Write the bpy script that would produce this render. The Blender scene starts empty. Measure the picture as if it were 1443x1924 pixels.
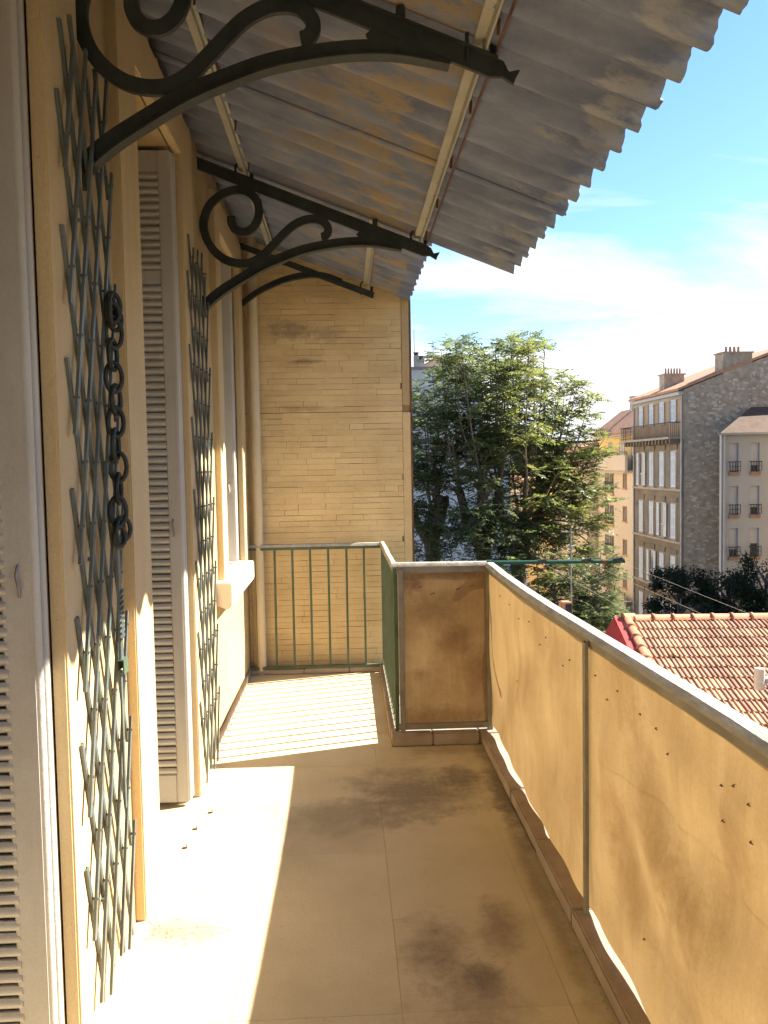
import bpy, bmesh, math, random
import numpy as np
from mathutils import Vector, Matrix
random.seed(7)
C = bpy.context.scene.collection
SC = bpy.context.scene
R = math.radians

# ------------------------------------------------------------------ camera
cam_d = bpy.data.cameras.new('camera'); cam = bpy.data.objects.new('camera', cam_d); C.objects.link(cam)
cam_d.sensor_fit = 'HORIZONTAL'; cam_d.sensor_width = 36.0; cam_d.lens = 36.0*1540/1443
cam_d.clip_start = 0.05; cam_d.clip_end = 3000
yaw, pitch, roll = R(2.64), R(3.2), R(1.0)
fwd = Vector((math.sin(yaw)*math.cos(pitch), math.cos(yaw)*math.cos(pitch), -math.sin(pitch)))
rg0 = Vector((math.cos(yaw), -math.sin(yaw), 0)); up0 = rg0.cross(fwd)
rgt = math.cos(roll)*rg0 - math.sin(roll)*up0
upv = math.cos(roll)*up0 + math.sin(roll)*rg0
cm = Matrix((rgt, upv, -fwd)).transposed().to_4x4(); cm.translation = Vector((0, 0, 1.6))
cam.matrix_world = cm
SC.camera = cam

# ------------------------------------------------------------------ light
SUN = Vector((1.11, 0.31, 1.03)).normalized()
elev = math.asin(SUN.z); azim = math.atan2(SUN.x, SUN.y)      # clockwise from +Y
sd = bpy.data.lights.new('sun', 'SUN'); sd.energy = 5.0; sd.angle = R(0.53); sd.color = (1.0, 0.93, 0.80)
so = bpy.data.objects.new('sun', sd); C.objects.link(so); so.rotation_euler = SUN.to_track_quat('Z', 'Y').to_euler()
so.location = (20, 5, 25)
w = bpy.data.worlds.new('World'); SC.world = w; w.use_nodes = True
nt = w.node_tree; nt.nodes.clear()
def wn(t, **k):
    n = nt.nodes.new(t)
    for a, b in k.items(): setattr(n, a, b)
    return n
sky = wn('ShaderNodeTexSky', sky_type='NISHITA', sun_disc=False, sun_elevation=elev, sun_rotation=azim, air_density=1.0, dust_density=0.3, ozone_density=3.0)
hs = wn('ShaderNodeHueSaturation'); hs.inputs['Saturation'].default_value = 1.15; nt.links.new(sky.outputs[0], hs.inputs['Color'])
tc = wn('ShaderNodeTexCoord'); sep = wn('ShaderNodeSeparateXYZ'); nt.links.new(tc.outputs['Generated'], sep.inputs[0])
def wm(op, a, b=None, clamp=False):
    n = wn('ShaderNodeMath', operation=op, use_clamp=clamp)
    for i, v in enumerate((a, b)):
        if v is None: continue
        if isinstance(v, (int, float)): n.inputs[i].default_value = v
        else: nt.links.new(v, n.inputs[i])
    return n.outputs[0]
zz = wm('ADD', wm('MAXIMUM', sep.outputs[2], 0.0), 0.16)
cmb = wn('ShaderNodeCombineXYZ'); nt.links.new(wm('DIVIDE', sep.outputs[0], zz), cmb.inputs[0]); nt.links.new(wm('DIVIDE', sep.outputs[1], zz), cmb.inputs[1])
mp = wn('ShaderNodeMapping'); mp.inputs['Scale'].default_value = (0.75, 1.5, 1); mp.inputs['Rotation'].default_value = (0, 0, R(14)); mp.inputs['Location'].default_value = (0.6, 0.35, 0)
nt.links.new(cmb.outputs[0], mp.inputs[0])
cn = wn('ShaderNodeTexNoise'); cn.inputs['Scale'].default_value = 1.15; cn.inputs['Detail'].default_value = 9; cn.inputs['Roughness'].default_value = 0.58; cn.inputs['Distortion'].default_value = 0.4
nt.links.new(mp.outputs[0], cn.inputs['Vector'])
# cloud bank low on the horizon all round, wisps higher up
low = wm('MULTIPLY', wm('SUBTRACT', 0.42, sep.outputs[2]), 1.05)
cov = wm('MULTIPLY', wm('SUBTRACT', wm('ADD', cn.outputs[0], low), 0.61), 4.2, clamp=True)
mix = wn('ShaderNodeMix', data_type='RGBA'); nt.links.new(cov, mix.inputs[0]); nt.links.new(hs.outputs[0], mix.inputs[6]); mix.inputs[7].default_value = (5.0, 5.05, 5.15, 1)
bg = wn('ShaderNodeBackground'); bg.inputs['Strength'].default_value = 0.07; nt.links.new(mix.outputs[2], bg.inputs[0])
wo = wn('ShaderNodeOutputWorld'); nt.links.new(bg.outputs[0], wo.inputs[0])
SC.view_settings.view_transform = 'Standard'; SC.view_settings.look = 'None'; SC.view_settings.gamma = 1.0
SC.view_settings.use_curve_mapping = False; SC.view_settings.exposure = 2.02
SC.cycles.use_denoising = True; SC.cycles.diffuse_bounces = 7; SC.cycles.max_bounces = 14; SC.cycles.transmission_bounces = 6

# ------------------------------------------------------------------ materials
def mat(name, cols, scale=3.0, stretch=(1, 1, 1), rough=0.8, bump=0.15, bscale=60.0, metal=0.0, wear=None, rnd=0.0, spec=0.3, fine=0.12, translucent=None, stain_shade=(), extra=None, detail=6, snoise=8.0):
    """cols: list of (pos, rgb) mixed by noise in place; wear: (rgb, scale, threshold); rnd: brightness change from piece to piece;
    stains: (centre, radii, rgb, strength)"""
    m = bpy.data.materials.new(name); m.use_nodes = True
    t = m.node_tree; N = t.nodes; L = t.links; N.clear()
    out = N.new('ShaderNodeOutputMaterial'); p = N.new('ShaderNodeBsdfPrincipled')
    p.inputs['Roughness'].default_value = rough; p.inputs['Metallic'].default_value = metal
    p.inputs['Specular IOR Level'].default_value = spec
    g = N.new('ShaderNodeNewGeometry'); mpn = N.new('ShaderNodeMapping'); mpn.inputs['Scale'].default_value = stretch
    L.new(g.outputs['Position'], mpn.inputs[0])
    def noise(s, d=detail, r=0.6, vec=mpn.outputs[0]):
        n = N.new('ShaderNodeTexNoise'); n.inputs['Scale'].default_value = s; n.inputs['Detail'].default_value = d; n.inputs['Roughness'].default_value = r
        L.new(vec, n.inputs['Vector']); return n.outputs[0]
    def mth(op, a, b=None, c=None, clamp=False):
        n = N.new('ShaderNodeMath'); n.operation = op; n.use_clamp = clamp
        for i, v in enumerate((a, b, c)):
            if v is None: continue
            if isinstance(v, (int, float)): n.inputs[i].default_value = v
            else: L.new(v, n.inputs[i])
        return n.outputs[0]
    def mixc(f, a, b):
        n = N.new('ShaderNodeMix'); n.data_type = 'RGBA'
        for i, v in ((0, f), (6, a), (7, b)):
            if isinstance(v, (int, float)): n.inputs[i].default_value = v
            elif isinstance(v, tuple): n.inputs[i].default_value = (*v, 1)
            else: L.new(v, n.inputs[i])
        return n.outputs[2]
    cr = N.new('ShaderNodeValToRGB'); L.new(noise(scale), cr.inputs[0])
    el = cr.color_ramp.elements
    while len(el) < len(cols): el.new(0.5)
    for e, (ps, c) in zip(el, cols): e.position = ps; e.color = (*c, 1)
    col = cr.outputs[0]
    if extra: col = extra(col, g, N, L, noise, mth, mixc)
    for (c, rr, rgb, st) in stain_shade:
        v = N.new('ShaderNodeVectorMath'); v.operation = 'SUBTRACT'; L.new(g.outputs['Position'], v.inputs[0]); v.inputs[1].default_value = c
        d = N.new('ShaderNodeVectorMath'); d.operation = 'DIVIDE'; L.new(v.outputs[0], d.inputs[0]); d.inputs[1].default_value = rr
        ln = N.new('ShaderNodeVectorMath'); ln.operation = 'LENGTH'; L.new(d.outputs[0], ln.inputs[0])
        f = mth('SUBTRACT', 1.0, ln.outputs['Value'])
        f = mth('MULTIPLY', mth('ADD', f, mth('MULTIPLY', mth('SUBTRACT', noise(snoise, 12, 0.74), 0.5), 2.4)), 1.3, clamp=True)
        col = mixc(mth('MULTIPLY', mth('MULTIPLY', f, st), mth('ADD', 0.35, mth('MULTIPLY', noise(42.0, 5, 0.75), 1.2)), clamp=True), col, rgb)
    if wear:
        ws = wear if isinstance(wear, list) else [wear]
        for (rgb, s, th) in ws:
            f = mth('MULTIPLY', mth('SUBTRACT', noise(s, 9, 0.65), th), 14.0, clamp=True)
            col = mixc(f, col, rgb)
    if fine:
        f = mth('ADD', 1.0 - fine, mth('MULTIPLY', noise(bscale*2.2, 3, 0.6), 2*fine))
        hv = N.new('ShaderNodeHueSaturation'); L.new(f, hv.inputs['Value']); L.new(col, hv.inputs['Color']); col = hv.outputs[0]
    if rnd:
        oi = N.new('ShaderNodeObjectInfo')
        hv = N.new('ShaderNodeHueSaturation'); L.new(mth('ADD', 1.0 - rnd, mth('MULTIPLY', oi.outputs['Random'], 2*rnd)), hv.inputs['Value'])
        L.new(mth('ADD', 0.5 - rnd*0.03, mth('MULTIPLY', oi.outputs['Random'], rnd*0.06)), hv.inputs['Hue'])
        L.new(col, hv.inputs['Color']); col = hv.outputs[0]
    L.new(col, p.inputs['Base Color'])
    if bump:
        b = N.new('ShaderNodeBump'); b.inputs['Strength'].default_value = bump; b.inputs['Distance'].default_value = 0.01
        L.new(noise(bscale, 5, 0.6), b.inputs['Height']); L.new(b.outputs[0], p.inputs['Normal'])
    if translucent:
        tr = N.new('ShaderNodeBsdfTranslucent'); ms = N.new('ShaderNodeMixShader'); ms.inputs[0].default_value = translucent[1]
        L.new(mixc(1.0, col, translucent[0]) if translucent[0] else col, tr.inputs[0])
        if translucent[0]:
            tint = N.new('ShaderNodeMix'); tint.data_type = 'RGBA'; tint.blend_type = 'MULTIPLY'; tint.inputs[0].default_value = 1.0
            L.new(col, tint.inputs[6]); tint.inputs[7].default_value = (*translucent[0], 1); L.new(tint.outputs[2], tr.inputs[0])
        L.new(p.outputs[0], ms.inputs[1]); L.new(tr.outputs[0], ms.inputs[2]); L.new(ms.outputs[0], out.inputs[0])
    else:
        L.new(p.outputs[0], out.inputs[0])
    return m

M = {}
def streaks(dark, k=0.45, s0=5.0):
    def ex(col, g, N, L, noise, mth, mixc):
        m2 = N.new('ShaderNodeMapping'); m2.inputs['Scale'].default_value = (3, 3, 0.22); L.new(g.outputs['Position'], m2.inputs[0])
        f = mth('MULTIPLY', mth('SUBTRACT', noise(s0, 8, 0.65, m2.outputs[0]), 0.50), 3.2, clamp=True)
        col = mixc(mth('MULTIPLY', f, k), col, dark)
        f = mth('MULTIPLY', mth('SUBTRACT', noise(60.0, 3, 0.6), 0.70), 9.0, clamp=True)
        return mixc(mth('MULTIPLY', f, 0.7), col, tuple(c*.55 for c in dark))
    return ex
M['house'] = mat('cream house paint', [(0.3, (0.46, 0.33, 0.165)), (0.7, (0.53, 0.395, 0.21))], 2.2, rough=0.85, bump=0.45, bscale=45, extra=streaks((0.33, 0.235, 0.12)), wear=((0.40, 0.30, 0.19), 5.0, 0.72))
M['surround'] = mat('cream surround paint', [(0.3, (0.54, 0.405, 0.22)), (0.7, (0.61, 0.47, 0.27))], 2.0, rough=0.8, bump=0.4, bscale=55, extra=streaks((0.40, 0.29, 0.155)), wear=((0.36, 0.26, 0.17), 9.0, 0.74))
M['sill'] = mat('pale sill paint', [(0.3, (0.66, 0.60, 0.50)), (0.7, (0.74, 0.68, 0.58))], 5.0, bump=0.25, wear=((0.3, 0.25, 0.2), 10.0, 0.74))
M['brick'] = mat('yellow painted brick', [(0.25, (0.56, 0.405, 0.205)), (0.55, (0.68, 0.505, 0.27)), (0.8, (0.72, 0.55, 0.31))], 2.6, stretch=(1, 1, 2.0), rough=0.8, bump=0.4, bscale=70, rnd=0.06, snoise=11.0,
                 wear=[((0.34, 0.26, 0.17), 5.0, 0.71), ((0.30, 0.20, 0.12), 14.0, 0.78)],
                 stain_shade=[((-0.38, 6.45, 2.66), (0.21, 1, 0.09), (0.27, 0.21, 0.145), 0.75), ((-0.12, 6.45, 2.63), (0.16, 1, 0.075), (0.30, 0.23, 0.16), 0.6), ((-0.52, 6.45, 2.67), (0.08, 1, 0.12), (0.32, 0.25, 0.17), 0.6),
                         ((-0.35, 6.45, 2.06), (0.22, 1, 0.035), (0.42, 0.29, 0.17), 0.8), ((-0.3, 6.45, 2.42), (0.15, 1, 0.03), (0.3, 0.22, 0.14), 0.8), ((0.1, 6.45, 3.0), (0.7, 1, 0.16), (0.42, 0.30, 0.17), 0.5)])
M['mortar'] = mat('dirty joint', [(0.3, (0.16, 0.11, 0.065)), (0.7, (0.36, 0.255, 0.14))], 9.0, bump=0.3)
M['rust'] = mat('rusty metal edge', [(0.3, (0.10, 0.045, 0.03)), (0.7, (0.25, 0.11, 0.06))], 12.0, rough=0.7, metal=0.2)
M['shutter'] = mat('grey shutter paint', [(0.3, (0.43, 0.405, 0.36)), (0.7, (0.50, 0.475, 0.43))], 4.0, rough=0.65, bump=0.2, bscale=80, rnd=0.06, extra=streaks((0.28, 0.25, 0.205)), wear=[((0.66, 0.62, 0.55), 13.0, 0.735), ((0.12, 0.10, 0.085), 17.0, 0.76)])
M['floor_tile'] = mat('worn concrete tile', [(0.25, (0.44, 0.355, 0.215)), (0.5, (0.53, 0.435, 0.275)), (0.75, (0.59, 0.49, 0.32))], 2.4, rough=0.75, bump=0.22, bscale=80, rnd=0.04, fine=0.2, detail=10, snoise=6.0,
                 wear=[((0.34, 0.26, 0.155), 9.0, 0.67), ((0.20, 0.15, 0.10), 38.0, 0.715), ((0.66, 0.57, 0.42), 16.0, 0.72)],
                 stain_shade=[((0.31, 3.95, 0), (0.42, 0.42, 1), (0.17, 0.135, 0.095), 0.75), ((0.55, 4.1, 0), (0.16, 0.2, 1), (0.17, 0.135, 0.1), 0.7), ((0.0, 3.7, 0), (0.5, 0.25, 1), (0.26, 0.205, 0.135), 0.6),
                         ((0.27, 2.6, 0), (0.13, 0.3, 1), (0.20, 0.14, 0.08), 0.75), ((0.50, 2.75, 0), (0.09, 0.25, 1), (0.21, 0.15, 0.09), 0.7), ((0.40, 2.45, 0), (0.07, 0.09, 1), (0.12, 0.095, 0.07), 0.8),
                         ((0.35, 2.3, 0), (0.22, 0.3, 1), (0.24, 0.175, 0.11), 0.6), ((0.73, 3.9, 0), (0.07, 0.75, 1), (0.13, 0.10, 0.07), 0.75), ((0.70, 3.0, 0), (0.05, 1.0, 1), (0.2, 0.15, 0.1), 0.6),
                         ((0.5, 4.5, 0), (0.28, 0.09, 1), (0.30, 0.22, 0.13), 0.6), ((-0.64, 2.78, 0), (0.18, 0.13, 1), (0.30, 0.19, 0.13), 0.85)])
M['grout'] = mat('grout', [(0.3, (0.27, 0.205, 0.13)), (0.7, (0.38, 0.30, 0.20))], 8.0)
M['kerb'] = mat('kerb stone', [(0.3, (0.24, 0.18, 0.135)), (0.7, (0.38, 0.30, 0.23))], 6.0, bump=0.3, bscale=60, rnd=0.08, wear=((0.22, 0.17, 0.13), 7.0, 0.68))
M['iron'] = mat('dark green black iron', [(0.3, (0.019, 0.024, 0.022)), (0.7, (0.042, 0.051, 0.046))], 9.0, rough=0.55, bump=0.25, bscale=90, metal=0.0, spec=0.4, wear=((0.06, 0.075, 0.065), 16.0, 0.72))
M['lattice'] = mat('grey green lattice paint', [(0.3, (0.07, 0.088, 0.084)), (0.7, (0.14, 0.163, 0.153))], 8.0, rough=0.34, bump=0.2, spec=0.6, wear=[((0.085, 0.045, 0.03), 13.0, 0.66)])
M['chain'] = mat('old dark chain steel', [(0.3, (0.02, 0.024, 0.022)), (0.7, (0.06, 0.065, 0.058))], 15.0, rough=0.55, metal=0.4)
M['rail_green'] = mat('faded green rail paint', [(0.3, (0.055, 0.085, 0.055)), (0.7, (0.10, 0.135, 0.09))], 8.0, rough=0.6, wear=((0.2, 0.2, 0.16), 15.0, 0.72))
M['handrail'] = mat('weathered handrail', [(0.3, (0.30, 0.275, 0.225)), (0.7, (0.50, 0.47, 0.40))], 9.0, stretch=(2.5, 1, 2.5), rough=0.8, bump=0.4, bscale=50, wear=((0.20, 0.17, 0.13), 12.0, 0.70))
M['frame'] = mat('dull grey flat steel', [(0.3, (0.17, 0.155, 0.12)), (0.7, (0.27, 0.25, 0.20))], 8.0, rough=0.65, bump=0.2)
def canvas_extra(col, g, N, L, noise, mth, mixc):
    mp2 = N.new('ShaderNodeMapping'); mp2.inputs['Scale'].default_value = (5, 5, 0.5); L.new(g.outputs['Position'], mp2.inputs[0])
    f = mth('MULTIPLY', mth('SUBTRACT', noise(2.2, 6, 0.6, mp2.outputs[0]), 0.42), 2.4, clamp=True)
    col = mixc(mth('MULTIPLY', f, 0.50), col, (0.31, 0.195, 0.08))
    mp3 = N.new('ShaderNodeMapping'); mp3.inputs['Scale'].default_value = (14, 14, 0.9); L.new(g.outputs['Position'], mp3.inputs[0])
    f3 = mth('MULTIPLY', mth('SUBTRACT', noise(3.0, 5, 0.6, mp3.outputs[0]), 0.50), 3.0, clamp=True)
    col = mixc(mth('MULTIPLY', f3, 0.35), col, (0.55, 0.42, 0.24))
    sp = N.new('ShaderNodeSeparateXYZ'); L.new(g.outputs['Position'], sp.inputs[0])
    back = mth('GREATER_THAN', sp.outputs[1], 4.62)                       # the return sheet is the dirtier one
    dirt = mth('MULTIPLY', mth('MULTIPLY', mth('SUBTRACT', noise(5.0, 9, 0.7), 0.30), 1.9, clamp=True), back)
    return mixc(mth('MULTIPLY', dirt, 0.80), col, (0.22, 0.12, 0.045))
M['canvas'] = mat('sun bleached canvas', [(0.25, (0.37, 0.255, 0.125)), (0.5, (0.47, 0.34, 0.18)), (0.75, (0.53, 0.40, 0.235))], 2.4, rough=0.9, bump=0.12, bscale=55, fine=0.16, extra=canvas_extra, translucent=((0.90, 0.82, 0.66), 0.18), stain_shade=[((0.81, 2.34, 0.92), (1, 0.16, 0.16), (0.27, 0.165, 0.075), 0.45), ((0.81, 2.25, 0.80), (1, 0.13, 0.16), (0.27, 0.165, 0.075), 0.50), ((0.81, 2.17, 0.68), (1, 0.11, 0.16), (0.27, 0.165, 0.075), 0.50), ((0.81, 2.08, 0.58), (1, 0.10, 0.14), (0.27, 0.165, 0.075), 0.55), ((0.81, 1.99, 0.52), (1, 0.10, 0.13), (0.27, 0.165, 0.075), 0.55), ((0.81, 1.88, 0.49), (1, 0.11, 0.11), (0.27, 0.165, 0.075), 0.60), ((0.81, 1.76, 0.61), (1, 0.08, 0.13), (0.27, 0.165, 0.075), 0.50), ((0.81, 1.70, 0.74), (1, 0.08, 0.14), (0.27, 0.165, 0.075), 0.45), ((0.81, 1.65, 0.84), (1, 0.08, 0.16), (0.27, 0.165, 0.075), 0.40), ((0.81, 2.47, 0.55), (1, 0.14, 0.19), (0.27, 0.165, 0.075), 0.40), ((0.81, 2.37, 0.43), (1, 0.14, 0.19), (0.27, 0.165, 0.075), 0.45), ((0.81, 2.26, 0.34), (1, 0.16, 0.16), (0.27, 0.165, 0.075), 0.45), ((0.81, 3.45, 0.90), (1, 0.26, 0.14), (0.27, 0.165, 0.075), 0.45), ((0.81, 3.18, 0.84), (1, 0.19, 0.16), (0.27, 0.165, 0.075), 0.45), ((0.81, 3.67, 0.58), (1, 0.32, 0.16), (0.27, 0.165, 0.075), 0.35), ((0.81, 4.04, 0.37), (1, 0.32, 0.19), (0.27, 0.165, 0.075), 0.40), ((0.81, 2.04, 0.97), (1, 0.14, 0.19), (0.27, 0.165, 0.075), 0.30), ((0.81, 1.94, 0.30), (1, 0.19, 0.19), (0.27, 0.165, 0.075), 0.45), ((0.81, 2.89, 0.38), (1, 0.32, 0.22), (0.27, 0.165, 0.075), 0.35)], wear=((0.33, 0.20, 0.08), 6.5, 0.74))  # the elliptical spots paint soft V-shaped shadow streaks into the cloth colour
M['canvas_stained_shaded'] = mat('stained canvas with painted shadow', [(0.25, (0.25, 0.16, 0.08)), (0.5, (0.37, 0.255, 0.135)), (0.75, (0.45, 0.33, 0.195))], 3.2, rough=0.9, bump=0.12, bscale=55, fine=0.16, extra=canvas_extra, translucent=((0.86, 0.84, 0.74), 0.22), stain_shade=[((0.48, 4.66, 0.78), (0.20, 1, 0.13), (0.17, 0.10, 0.045), 0.7), ((0.62, 4.66, 0.60), (0.16, 1, 0.12), (0.17, 0.10, 0.045), 0.6), ((0.74, 4.66, 0.42), (0.12, 1, 0.16), (0.19, 0.11, 0.05), 0.6), ((0.38, 4.66, 0.93), (0.14, 1, 0.08), (0.12, 0.055, 0.03), 0.8), ((0.40, 4.66, 0.40), (0.10, 1, 0.05), (0.19, 0.11, 0.05), 0.6), ((0.56, 4.66, 0.12), (0.4, 1, 0.10), (0.18, 0.10, 0.045), 0.7), ((0.60, 4.66, 0.98), (0.35, 1, 0.05), (0.15, 0.08, 0.04), 0.7)], wear=((0.10, 0.055, 0.03), 22.0, 0.70))  # the diagonal run of spots paints a cast shadow; the others are dirt
def roof_extra(col, g, N, L, noise, mth, mixc):
    sp = N.new('ShaderNodeSeparateXYZ'); L.new(g.outputs['Position'], sp.inputs[0])
    mp2 = N.new('ShaderNodeMapping'); mp2.inputs['Scale'].default_value = (1.0, 3.2, 1); L.new(g.outputs['Position'], mp2.inputs[0])
    # old ochre coat left between the purlins, in strips along the waves
    band = mth('MULTIPLY', mth('GREATER_THAN', sp.outputs[0], -0.40), mth('LESS_THAN', sp.outputs[0], 0.43))
    stripe = noise(2.3, 12, 0.78, mp2.outputs[0])
    f = mth('MULTIPLY', mth('SUBTRACT', stripe, 0.49), 16.0, clamp=True)
    edge = mth('MULTIPLY', mth('ADD', sp.outputs[0], 0.45), 1.6, clamp=True)
    col = mixc(mth('MULTIPLY', mth('MULTIPLY', f, band), mth('MULTIPLY', edge, 0.9)), col, (0.35, 0.275, 0.18))
    out2 = mth('MULTIPLY', mth('SUBTRACT', noise(3.3, 10, 0.7, mp2.outputs[0]), 0.635), 16.0, clamp=True)
    col = mixc(mth('MULTIPLY', out2, 0.6), col, (0.27, 0.165, 0.09))
    # bare pale cement where the coat has flaked off at the eave
    ed = mth('MULTIPLY', mth('SUBTRACT', sp.outputs[0], 0.62), 0.9)
    f2 = mth('MULTIPLY', mth('SUBTRACT', mth('ADD', noise(4.5, 8, 0.65, mp2.outputs[0]), ed), 0.70), 9.0, clamp=True)
    col = mixc(mth('MULTIPLY', f2, 0.85), col, (0.40, 0.39, 0.39))
    return col
M['sheet'] = mat('fibre cement sheet', [(0.28, (0.135, 0.155, 0.22)), (0.5, (0.215, 0.24, 0.325)), (0.75, (0.32, 0.345, 0.435))], 4.2, stretch=(0.6, 2.2, 1), rough=0.9, bump=0.3, bscale=60, extra=roof_extra, rnd=0.03)
M['purlin'] = mat('chipped ivory purlin paint', [(0.3, (0.36, 0.345, 0.29)), (0.7, (0.47, 0.45, 0.385))], 6.0, rough=0.6, bump=0.2, wear=[((0.12, 0.075, 0.05), 20.0, 0.67)])
M['pipe'] = mat('cream pipe paint', [(0.3, (0.58, 0.47, 0.30)), (0.7, (0.66, 0.55, 0.37))], 6.0, rough=0.55, bump=0.1)
M['roof_tile'] = mat('orange roof tile', [(0.3, (0.36, 0.185, 0.105)), (0.7, (0.47, 0.285, 0.185))], 5.0, rough=0.85, bump=0.35, bscale=40, rnd=0.28, wear=[((0.54, 0.38, 0.26), 7.0, 0.64), ((0.11, 0.075, 0.05), 2.6, 0.645), ((0.16, 0.09, 0.055), 15.0, 0.72)])
M['ridge_tile'] = mat('terracotta ridge tile', [(0.3, (0.40, 0.14, 0.075)), (0.7, (0.48, 0.21, 0.12))], 6.0, rough=0.8, bump=0.2, rnd=0.08)
M['red'] = mat('red flashing paint', [(0.3, (0.52, 0.05, 0.045)), (0.7, (0.60, 0.08, 0.065))], 6.0, rough=0.5, bump=0.1)
M['pvc'] = mat('ivory plastic pipe', [(0.3, (0.60, 0.48, 0.38)), (0.7, (0.66, 0.55, 0.44))], 6.0, rough=0.5, bump=0.05)
M['dark_green'] = mat('dark green enamel', [(0.3, (0.012, 0.05, 0.033)), (0.7, (0.025, 0.085, 0.058))], 9.0, rough=0.4, wear=((0.2, 0.25, 0.2), 20.0, 0.70))
M['wire'] = mat('pale wire', [(0.3, (0.45, 0.43, 0.40)), (0.7, (0.58, 0.56, 0.52))], 10.0, bump=0)
M['steel'] = mat('grey steel', [(0.3, (0.20, 0.20, 0.20)), (0.7, (0.32, 0.31, 0.30))], 10.0, rough=0.5, metal=0.4, bump=0.05)
M['stone'] = mat('rubble stone', [(0.30, (0.24, 0.19, 0.138)), (0.5, (0.34, 0.28, 0.21)), (0.72, (0.45, 0.375, 0.29))], 2.6, rough=0.9, bump=0.6, bscale=6, wear=((0.36, 0.33, 0.29), 2.4, 0.66), detail=9)
M['old_stucco'] = mat('old brown stucco', [(0.3, (0.135, 0.105, 0.075)), (0.7, (0.215, 0.172, 0.125))], 0.8, rough=0.9, bump=0.3, bscale=10, wear=((0.075, 0.055, 0.04), 0.9, 0.63))
M['ochre_stucco'] = mat('ochre stucco', [(0.3, (0.27, 0.19, 0.115)), (0.7, (0.35, 0.25, 0.155))], 0.8, rough=0.9, bump=0.2, bscale=10)
M['white_stucco'] = mat('off white render', [(0.3, (0.36, 0.335, 0.30)), (0.7, (0.42, 0.395, 0.355))], 0.5, rough=0.9, bump=0.2, bscale=12)
M['blank_wall'] = mat('pale grey blank render', [(0.3, (0.56, 0.55, 0.53)), (0.7, (0.64, 0.63, 0.61))], 0.5, rough=0.9, bump=0.2, bscale=12)
M['cream_stucco'] = mat('cream render', [(0.3, (0.56, 0.45, 0.32)), (0.7, (0.62, 0.51, 0.375))], 0.4, rough=0.9, bump=0.2, bscale=12)
M['yellow_stucco'] = mat('yellow render', [(0.3, (0.72, 0.49, 0.20)), (0.7, (0.78, 0.55, 0.24))], 0.5, rough=0.9, bump=0.2, bscale=12)
M['orange_trim'] = mat('orange trim paint', [(0.3, (0.52, 0.24, 0.12)), (0.7, (0.60, 0.30, 0.16))], 1.5, rough=0.8, bump=0.1)
M['pale_trim'] = mat('pale stone trim', [(0.3, (0.25, 0.215, 0.17)), (0.7, (0.36, 0.31, 0.25))], 1.5, bump=0.2)
M['far_roof'] = mat('far tiled roof', [(0.3, (0.33, 0.16, 0.095)), (0.7, (0.46, 0.26, 0.16))], 2.5, rough=0.9, bump=0.6, bscale=8, wear=((0.22, 0.14, 0.10), 1.5, 0.62))
M['brown_roof'] = mat('old brown tiled roof', [(0.3, (0.075, 0.048, 0.035)), (0.7, (0.13, 0.085, 0.06))], 2.5, rough=0.9, bump=0.6, bscale=8, wear=((0.10, 0.07, 0.06), 1.5, 0.60))
M['dull_trim'] = mat('dull brick trim', [(0.3, (0.30, 0.17, 0.11)), (0.7, (0.36, 0.21, 0.14))], 1.5, bump=0.1)
M['gable_stone'] = mat('pale gable stones', [(0.3, (0.33, 0.285, 0.22)), (0.7, (0.58, 0.51, 0.42))], 3.0, rough=0.9, bump=0.3, bscale=12)
M['pale_shutter'] = mat('pale blue grey shutter', [(0.3, (0.44, 0.47, 0.50)), (0.7, (0.54, 0.57, 0.60))], 3.0, rough=0.6, bump=0.05)
M['blue_edge'] = mat('blue shutter edge', [(0.3, (0.05, 0.10, 0.17)), (0.7, (0.08, 0.14, 0.22))], 3.0)
M['roller'] = mat('grey roller shutter', [(0.3, (0.42, 0.40, 0.38)), (0.7, (0.48, 0.46, 0.43))], 3.0, bump=0.1)
M['glass'] = mat('window glass', [(0.3, (0.02, 0.025, 0.03)), (0.7, (0.05, 0.055, 0.06))], 0.6, rough=0.08, bump=0, spec=0.6, fine=0)
M['black_iron'] = mat('black balcony iron', [(0.3, (0.02, 0.02, 0.025)), (0.7, (0.045, 0.045, 0.05))], 4.0, rough=0.6, bump=0)
M['zinc'] = mat('zinc grey', [(0.3, (0.30, 0.30, 0.30)), (0.7, (0.42, 0.42, 0.41))], 3.0, rough=0.6)
M['bark'] = mat('grey bark', [(0.3, (0.055, 0.045, 0.036)), (0.7, (0.13, 0.11, 0.09))], 6.0, stretch=(1, 1, 0.25), rough=0.9, bump=0.6, bscale=25)
M['shoot'] = mat('pale shoot bark', [(0.3, (0.13, 0.105, 0.08)), (0.7, (0.25, 0.21, 0.165))], 6.0, rough=0.8, bump=0.2)
def leafmat(n, a, b, tint, f=0.38): return mat(n, [(0.32, a), (0.68, b)], 1.6, rough=0.45, bump=0, fine=0, spec=0.35, translucent=(tint, f))
M['leaf'] = leafmat('fresh leaf', (0.10, 0.138, 0.072), (0.20, 0.238, 0.13), (1.05, 1.0, 0.6), 0.6)
M['leaf_yellow'] = leafmat('yellowing leaf', (0.125, 0.16, 0.07), (0.23, 0.262, 0.118), (1.08, 1.0, 0.55), 0.6)
M['leaf_dark'] = mat('dark evergreen leaf', [(0.32, (0.016, 0.024, 0.012)), (0.68, (0.032, 0.042, 0.022))], 1.6, rough=0.8, bump=0, fine=0, spec=0.05)
M['asphalt'] = mat('asphalt', [(0.3, (0.045, 0.045, 0.045)), (0.7, (0.07, 0.068, 0.065))], 0.5, rough=0.9, bump=0.2)
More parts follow.
